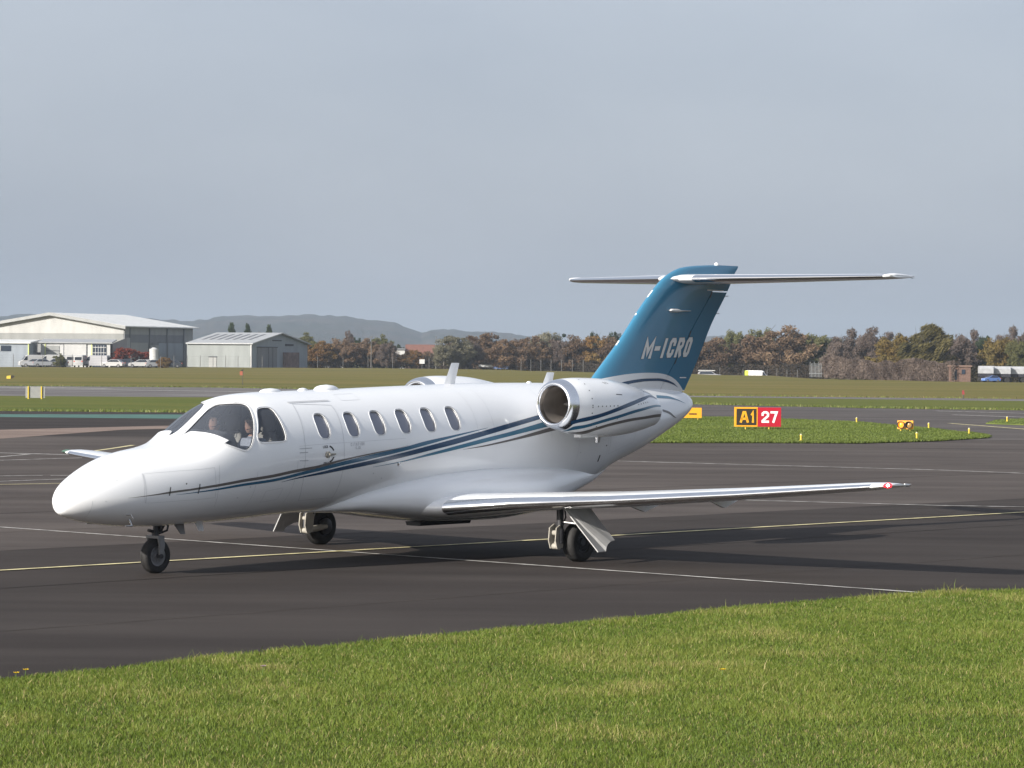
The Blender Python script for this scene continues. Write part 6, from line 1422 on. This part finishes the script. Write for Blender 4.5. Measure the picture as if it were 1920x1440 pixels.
def trunk_mesh(name, seed, m, spread=.8, n=9, base=.12):
    g = random.Random(seed); mb = MB(); mb.tube([(0, 0, -.05), (.02, .01, .25), (.0, .02, .55), (.03, 0, .85)], [base * .42, base * .33, base * .2, base * .05], 7)
    for k in range(n):
        a = k * 2.4 + g.uniform(-.4, .4); z = g.uniform(.18, .6); r = spread * g.uniform(.45, .85); e = Vector((math.cos(a) * r, math.sin(a) * r, min(.95, z + g.uniform(.2, .42)))); s0 = Vector((0, 0, z)); md = s0.lerp(e, .5) + Vector((0, 0, -.03)); mb.tube([s0, md, e], [base * .16, base * .10, base * .03], 5)
        for j in range(3):
            q = s0.lerp(e, g.uniform(.4, .9)); mb.tube([q, q + Vector((g.uniform(-.25, .25), g.uniform(-.25, .25), g.uniform(.05, .2)))], [base * .06, base * .02], 4)
    me = bpy.data.meshes.new(name); me.from_pydata([tuple(v) for v in mb.v], [], mb.f); me.materials.append(m); me.update(); return me
def bare_mesh(name, seed, m, levels=4):
    g = random.Random(seed); mb = MB()
    def br(p, d, ln, r, lv):
        e = p + d * ln; mid = p.lerp(e, .5) + Vector((g.uniform(-1, 1), g.uniform(-1, 1), 0)) * ln * .06; mb.tube([p, mid, e], [r, r * .8, r * .55], 4 if lv > 1 else 3, False)
        if lv == 0: return
        for k in range(g.choice((3, 4)) if lv > 1 else 4):
            nd = (d + Vector((g.uniform(-1, 1), g.uniform(-1, 1), g.uniform(-.1, .7))) * .75).normalized(); br(p.lerp(e, g.uniform(.45, 1)), nd, ln * g.uniform(.55, .8), r * .5, lv - 1)
    br(Vector((0, 0, 0)), Vector((0, 0, 1)), .36, .028, levels); me = bpy.data.meshes.new(name); me.from_pydata([tuple(v) for v in mb.v], [], mb.f); me.materials.append(m); me.update(); return me
KIND = {}
for i, (k_, shp, ncl, nl, lf) in enumerate((('russet', 'round', 110, 13000, .042), ('orange', 'round', 100, 11000, .046), ('olive', 'round', 110, 13000, .042), ('dark', 'round', 100, 12000, .044), ('gold', 'round', 100, 12000, .042), ('twig', 'twig', 110, 13000, .030), ('grey', 'round', 110, 13000, .040), ('red', 'round', 60, 6500, .06), ('conif', 'cone', 110, 8000, .06), ('plume', 'plume', 110, 11000, .036))):
    lm_ = LM['dark' if k_ == 'plume' else k_]
    if k_ == 'plume': lm_ = leafmat('plume_green', (.075, .070, .026), (.135, .112, .042))
    KIND[k_] = [(crown_mesh(k_ + '_crown', shp, 31 * i + j, ncl, nl, lf, lm_), trunk_mesh(k_ + '_trunk', 17 * i + j, PBARK if k_ in ('grey',) else BARK)) for j in range(2 if k_ not in ('conif', 'red', 'plume') else 1)]
DESC = dict(russet='rounded russet tree', orange='orange-leaved tree', olive='olive green tree', dark='dark green tree', gold='golden-leaved tree', twig='bare purple-brown twiggy tree', grey='grey-olive willow', red='red-leaved bush', conif='pointed dark conifer', plume='tall feathery dark tree')
hor = lambda u: 666.1 + (u - 960) * .00852
TREES = []   # kind, centre px at photo scale, top px, width px, distance  -> metres straight away
def T_(kind, u, top, w, D, lab=None):
    if 1000 < u < 1300: D = max(D, 580)
    if 1290 < u < 1570: D = max(D, 542)
    x = ux(u, D); z = float(gz(x, D)); H = CAM_H + (hor(u) - top) / F_PX * D - z; TREES.append((kind, x, D, z, H, w * (.62 if kind != 'conif' else .85) / F_PX * D, lab))
for a in (('conif', 434, 609, 19, 640, 'leftmost of three dark conifers above the steel shed roof'), ('conif', 465, 611, 18, 640, 'middle one of three dark conifers above the steel shed roof'), ('conif', 503, 613, 17, 640, 'rightmost of three dark conifers above the steel shed roof'),
    ('red', 231, 650, 38, 533, 'larger red-leaved bush by the workshop end wall'), ('red', 270, 658, 30, 536, 'smaller red-leaved bush left of the storage tank'), ('twig', 407, 622, 30, 650), ('twig', 485, 625, 26, 655), ('twig', 448, 627, 26, 656),
    ('olive', 566, 628, 52, 600), ('twig', 541, 626, 30, 640), ('orange', 603, 639, 46, 590), ('russet', 629, 637, 40, 596), ('twig', 653, 622, 22, 600), ('russet', 650, 640, 40, 592), ('dark', 668, 634, 20, 620), ('russet', 690, 637, 46, 594), ('olive', 712, 632, 44, 602), ('twig', 726, 640, 30, 590), ('dark', 747, 645, 18, 655), ('orange', 775, 656, 34, 604), ('russet', 800, 660, 30, 612), ('orange', 742, 664, 36, 598), ('russet', 815, 655, 26, 622),
    ('grey', 852, 628, 62, 570), ('russet', 906, 624, 66, 585), ('grey', 832, 648, 36, 566), ('twig', 880, 640, 44, 574), ('russet', 948, 636, 60, 572), ('twig', 968, 634, 50, 590), ('russet', 1002, 630, 56, 580), ('grey', 1024, 621, 50, 592), ('twig', 1050, 634, 44, 565), ('russet', 1078, 632, 54, 560), ('orange', 1110, 630, 60, 556), ('russet', 1145, 634, 60, 550), ('dark', 1112, 622, 28, 610), ('dark', 1150, 624, 34, 600), ('twig', 1180, 632, 60, 548), ('russet', 1220, 636, 60, 545), ('twig', 1262, 632, 60, 540),
    ('russet', 1305, 634, 66, 535), ('russet', 1338, 632, 62, 528), ('olive', 1376, 618, 46, 560), ('russet', 1400, 632, 44, 545), ('olive', 1424, 614, 50, 560), ('russet', 1470, 616, 104, 520), ('olive', 1530, 625, 62, 525), ('dark', 1552, 634, 40, 518), ('twig', 1600, 620, 70, 500), ('twig', 1640, 617, 62, 495), ('twig', 1572, 640, 50, 480), ('gold', 1668, 630, 60, 470), ('gold', 1698, 622, 62, 465), ('plume', 1738, 608, 84, 452, 'tall feathery dark tree rising above the belt right of the tail'), ('twig', 1790, 628, 70, 470), ('twig', 1822, 622, 56, 480), ('dark', 1772, 634, 36, 490), ('dark', 1846, 632, 40, 475), ('gold', 1876, 630, 64, 455), ('twig', 1902, 616, 60, 500), ('olive', 1915, 636, 50, 440), ('twig', 1950, 628, 70, 460), ('gold', -0, 0, 0, 0)):
    if a[3]: T_(*a)
# fill behind, so the belt closes
for u in range(840, 1960, 34): T_(random.choice(('russet', 'twig', 'russet', 'twig', 'olive')), u + random.uniform(-10, 10), 646 + random.uniform(-8, 6) + (6 if u < 900 else 0), 54, 620 if u < 1300 else (575 if u < 1560 else 520))
for u in range(560, 740, 30): T_(random.choice(('russet', 'twig', 'orange')), u + random.uniform(-6, 6), 652 + random.uniform(-5, 5), 40, 615)
for i, (kind, x, y, z, H, rw, lab) in enumerate(TREES):
    cm, tm = random.choice(KIND[kind]); r = empty('conifer' if kind == 'conif' else ('bush' if kind == 'red' else 'tree'), (x, y, z), random.uniform(0, 6.28) if kind != 'plume' else R(-8))
    c = bpy.data.objects.new('crown', cm); COL.objects.link(c); c.parent = r; cb = .06 if kind in ('twig', 'russet', 'red', 'orange') else .12
    c.location = (0, 0, H * cb); c.scale = (rw, rw, H * (1 - cb) * .98)
    t_ = bpy.data.objects.new('trunk', tm); COL.objects.link(t_); t_.parent = r; t_.scale = (rw, rw, H)
    r['category'] = 'conifer' if kind == 'conif' else ('bush' if kind == 'red' else 'tree'); r['group'] = 'trees beyond the airfield'
    if lab: r['label'] = lab
    r['k'] = kind
NUM = ['first', 'second', 'third', 'fourth', 'fifth', 'sixth', 'seventh', 'eighth', 'ninth', 'tenth', 'eleventh', 'twelfth', 'thirteenth', 'fourteenth', 'fifteenth', 'sixteenth', 'seventeenth', 'eighteenth', 'nineteenth', 'twentieth'] + ['twenty-' + q for q in ('first', 'second', 'third', 'fourth', 'fifth', 'sixth', 'seventh', 'eighth', 'ninth')] + ['thirtieth'] + ['thirty-' + q for q in ('first', 'second', 'third', 'fourth', 'fifth', 'sixth', 'seventh', 'eighth', 'ninth')] + ['fortieth'] + ['forty-' + q for q in ('first', 'second', 'third', 'fourth', 'fifth', 'sixth', 'seventh', 'eighth', 'ninth')]
for kind in DESC:
    L_ = sorted([o for o in bpy.data.objects if o.get('k') == kind and 'label' not in o], key=lambda o: o.location.x / o.location.y)
    for n, o in enumerate(L_): o['label'] = f'{NUM[n]} {DESC[kind]} from the left in the belt beyond the field'
for o in bpy.data.objects:
    if 'k' in o: del o['k']
# bare trees standing above the belt
BR = bare_mesh('bare_branches', 5, BARK, 5)
for u, top, D, wpx, lb in ((985, 606, 590, 30, 'tall bare tree with upright branches above the brown belt'), (1058, 617, 600, 16, 'slim bare tree with a dark nest in its top'), (1612, 616, 520, 24, 'bare tree sticking out above the belt right of the white van')):
    x = ux(u, D); z = float(gz(x, D)); H = CAM_H + (hor(u) - top) / F_PX * D - z; r = empty('bare_tree', (x, D, z), random.uniform(0, 6)); tag(r, lb, 'tree')
    o = bpy.data.objects.new('branches', BR); COL.objects.link(o); o.parent = r; o.scale = (H * .6, H * .6, H * .82)
    if 'nest' in lb: o = bpy.data.objects.new('nest', KIND['dark'][0][0]); COL.objects.link(o); o.parent = r; o.scale = (.45, .45, .8); o.location = (-.2, 0, H * .82)
# bramble bushes by the fence, clipped hedge
for u, D, w, h, kind, lb in ((111, 512, 2.2, 2.2, 'olive', 'bramble bush among the parked vans'), (307, 517, 2.6, 1.9, 'orange', 'brown bush right of the storage tank')):
    x = ux(u, D); r = empty('bush', (x, D, float(gz(x, D)))); tag(r, lb, 'bush'); c = bpy.data.objects.new('foliage', KIND[kind][1][0]); COL.objects.link(c); c.parent = r; c.scale = (w / 2, w / 2, h); t_ = bpy.data.objects.new('stems', KIND[kind][1][1]); COL.objects.link(t_); t_.parent = r; t_.scale = (w / 2, w / 2, h)
def hedge(label, pts, h, w, m, seed, dens=230, leaf=.13, core=True):
    g = np.random.default_rng(seed); P = []
    for a, b in zip(pts[:-1], pts[1:]):
        n = int(math.hypot(b[0] - a[0], b[1] - a[1]) * dens * h); t = g.random(n); x = a[0] + (b[0] - a[0]) * t; y = a[1] + (b[1] - a[1]) * t + g.uniform(-w / 2, w / 2, n); z = gz(x, y) + h * g.random(n) ** .75 * (.86 + .3 * vnoise(x, y, .35, seed)); P.append(np.c_[x, y, z])
    P = np.concatenate(P); n = len(P); a = g.normal(0, 1, (n, 3)); a /= np.linalg.norm(a, axis=1, keepdims=True); b = np.cross(a, g.normal(0, 1, (n, 3))); b /= np.linalg.norm(b, axis=1, keepdims=True); s = leaf * g.uniform(.6, 1.5, n)[:, None]
    O = np.array([pts[0][0], pts[0][1], 0.0]); v = (np.stack([P - a * s * 1.4, P + b * s * .5, P + a * s * 1.4, P - b * s * .5], 1) - O).reshape(-1, 3)
    me = bpy.data.meshes.new('foliage'); me.vertices.add(4 * n); me.vertices.foreach_set('co', v.reshape(-1).astype(np.float32)); me.loops.add(4 * n); me.loops.foreach_set('vertex_index', np.arange(4 * n, dtype=np.int32)); me.polygons.add(n); me.polygons.foreach_set('loop_start', (np.arange(n) * 4).astype(np.int32)); me.update(calc_edges=True); me.materials.append(m)
    r = empty('hedge', tuple(O)); tag(r, label, 'hedge'); o = bpy.data.objects.new('foliage', me); COL.objects.link(o); o.parent = r
    mb = MB()
    for p_, q in zip(pts[:-1], pts[1:]):
        for t in np.linspace(0, 1, max(2, int(math.hypot(q[0] - p_[0], q[1] - p_[1]) / 1.5))):
            x, y = lerp(p_[0], q[0], t), lerp(p_[1], q[1], t); z = float(gz(x, y)); mb.tube([(x - O[0], y - O[1], z), (x - O[0] + random.uniform(-.2, .2), y - O[1], z + h * .8)], [.05, .02], 4)
    o = mb.build('stems', BARK, r); o['kind'] = 'stuff'
hedge('clipped purple-brown hedge between the palisade gate and the brick hut', [(ux(1545, 408), 408), (ux(1640, 392), 392), (ux(1700, 382), 382), (ux(1788, 372), 372)], 2.6, 1.6, LM['twig'], 3, 420, .11)
hedge('dark scrub hedge behind the fence under the tree belt', [(ux(575, 600), 600), (ux(735, 604), 604), (ux(840, 604), 604), (ux(1000, 596), 596), (ux(1110, 572), 572), (ux(1300, 540), 540), (ux(1440, 528), 528), (ux(1550, 500), 500)], 2.7, 2.5, leafmat('scrub_brown', (.055, .045, .034), (.085, .066, .048)), 4, 120, .17)
hedge('dark undergrowth below the trees at the right edge', [(ux(1600, 440), 440), (ux(1780, 420), 420), (ux(1960, 405), 405)], 3.0, 3, leafmat('undergrowth', (.040, .038, .024), (.065, .055, .036)), 6, 130, .16)

# ------------------------------------------------------------------ wooded hill on the horizon
HU = [-900, -500, -200, 0, 30, 60, 90, 110, 130, 170, 220, 250, 262, 290, 330, 360, 400, 450, 500, 550, 590, 640, 690, 740, 756, 790, 805, 830, 850, 880, 930, 975, 1010, 1100, 1250, 1340, 1420, 1500, 1600, 1750, 1950, 2300, 3000]
HT = [612, 600, 592, 586, 583, 583, 588, 592, 590, 592, 594, 592, 590, 593, 596, 597, 590, 586, 587, 585, 584, 586, 592, 599, 606, 617, 612, 612, 613, 615, 617, 622, 628, 640, 640, 622, 622, 620, 628, 640, 640, 646, 650]
DH = 4600.0
us = np.linspace(-900, 3000, 1500); ht = np.interp(us, HU, HT); hx_ = (us - 960) * DH / F_PX; top = np.maximum(CAM_H + (hor(us) - ht) / F_PX * DH, 6)
g = np.random.default_rng(21); rows = np.linspace(0, 1, 26); HV = []
for r_ in rows:
    prof_ = math.sin(min(1, r_ / .8) * math.pi / 2) ** 1.15 if r_ <= .8 else 1 - (r_ - .8) / .2 * .35
    yy = DH - 1500 + 1800 * r_; lump = vnoise(hx_ + 9000, np.full_like(hx_, yy), 1 / 30., 40) * 4 + vnoise(hx_ + 9000, np.full_like(hx_, yy), 1 / 13., 41) * 3.5 + vnoise(hx_ + 9000, np.full_like(hx_, yy), 1 / 160., 42) * 4
    HV.append(np.c_[hx_ * (yy / DH), np.full_like(hx_, yy), -2 + (top - 5) * prof_ * (yy / DH) + (lump - 5) * min(1, r_ * 3)])
HV = np.concatenate(HV); nu = len(us); HF = [(j * nu + i, j * nu + i + 1, (j + 1) * nu + i + 1, (j + 1) * nu + i) for j in range(len(rows) - 1) for i in range(nu - 1)]
HILL = bpy.data.materials.new('wooded_hill'); HILL.use_nodes = True; t = HILL.node_tree; b = t.nodes['Principled BSDF']; b.inputs['Roughness'].default_value = .95; b.inputs['Specular IOR Level'].default_value = .05
tcn = t.nodes.new('ShaderNodeTexCoord'); n1_ = t.nodes.new('ShaderNodeTexNoise'); n1_.inputs['Scale'].default_value = .006; n1_.inputs['Detail'].default_value = 5; t.links.new(tcn.outputs['Object'], n1_.inputs[0])
r_ = t.nodes.new('ShaderNodeValToRGB'); e = r_.color_ramp.elements; e[0].position = .36; e[0].color = (.026, .032, .024, 1); e[1].position = .64; e[1].color = (.062, .050, .042, 1); k = e.new(.52); k.color = (.040, .038, .030, 1); t.links.new(n1_.outputs[0], r_.inputs[0])
v_ = t.nodes.new('ShaderNodeTexVoronoi'); v_.inputs['Scale'].default_value = .085; t.links.new(tcn.outputs['Object'], v_.inputs[0]); mr = t.nodes.new('ShaderNodeMapRange'); mr.inputs[3].default_value = 1.35; mr.inputs[4].default_value = .55; t.links.new(v_.outputs['Distance'], mr.inputs[0])
h_ = t.nodes.new('ShaderNodeHueSaturation'); t.links.new(r_.outputs[0], h_.inputs['Color']); t.links.new(mr.outputs[0], h_.inputs['Value']); t.links.new(h_.outputs[0], b.inputs['Base Color'])
struct(mesh('wooded_hill', HV, HF, HILL, smooth=True))

# ------------------------------------------------------------------ haze in the air
HZ = bpy.data.materials.new('haze_air'); HZ.use_nodes = True; t = HZ.node_tree; t.nodes.clear(); o_ = t.nodes.new('ShaderNodeOutputMaterial'); pv = t.nodes.new('ShaderNodeVolumePrincipled')
pv.inputs['Color'].default_value = (.425, .505, .63, 1); pv.inputs['Density'].default_value = 1.8e-4; pv.inputs['Anisotropy'].default_value = .0; t.links.new(pv.outputs[0], o_.inputs['Volume'])
mb = MB(); mb.bbox((-9500, -700, -4), (9500, 9800, 135)); hz_ = mb.build('haze', HZ); hz_['kind'] = 'stuff'
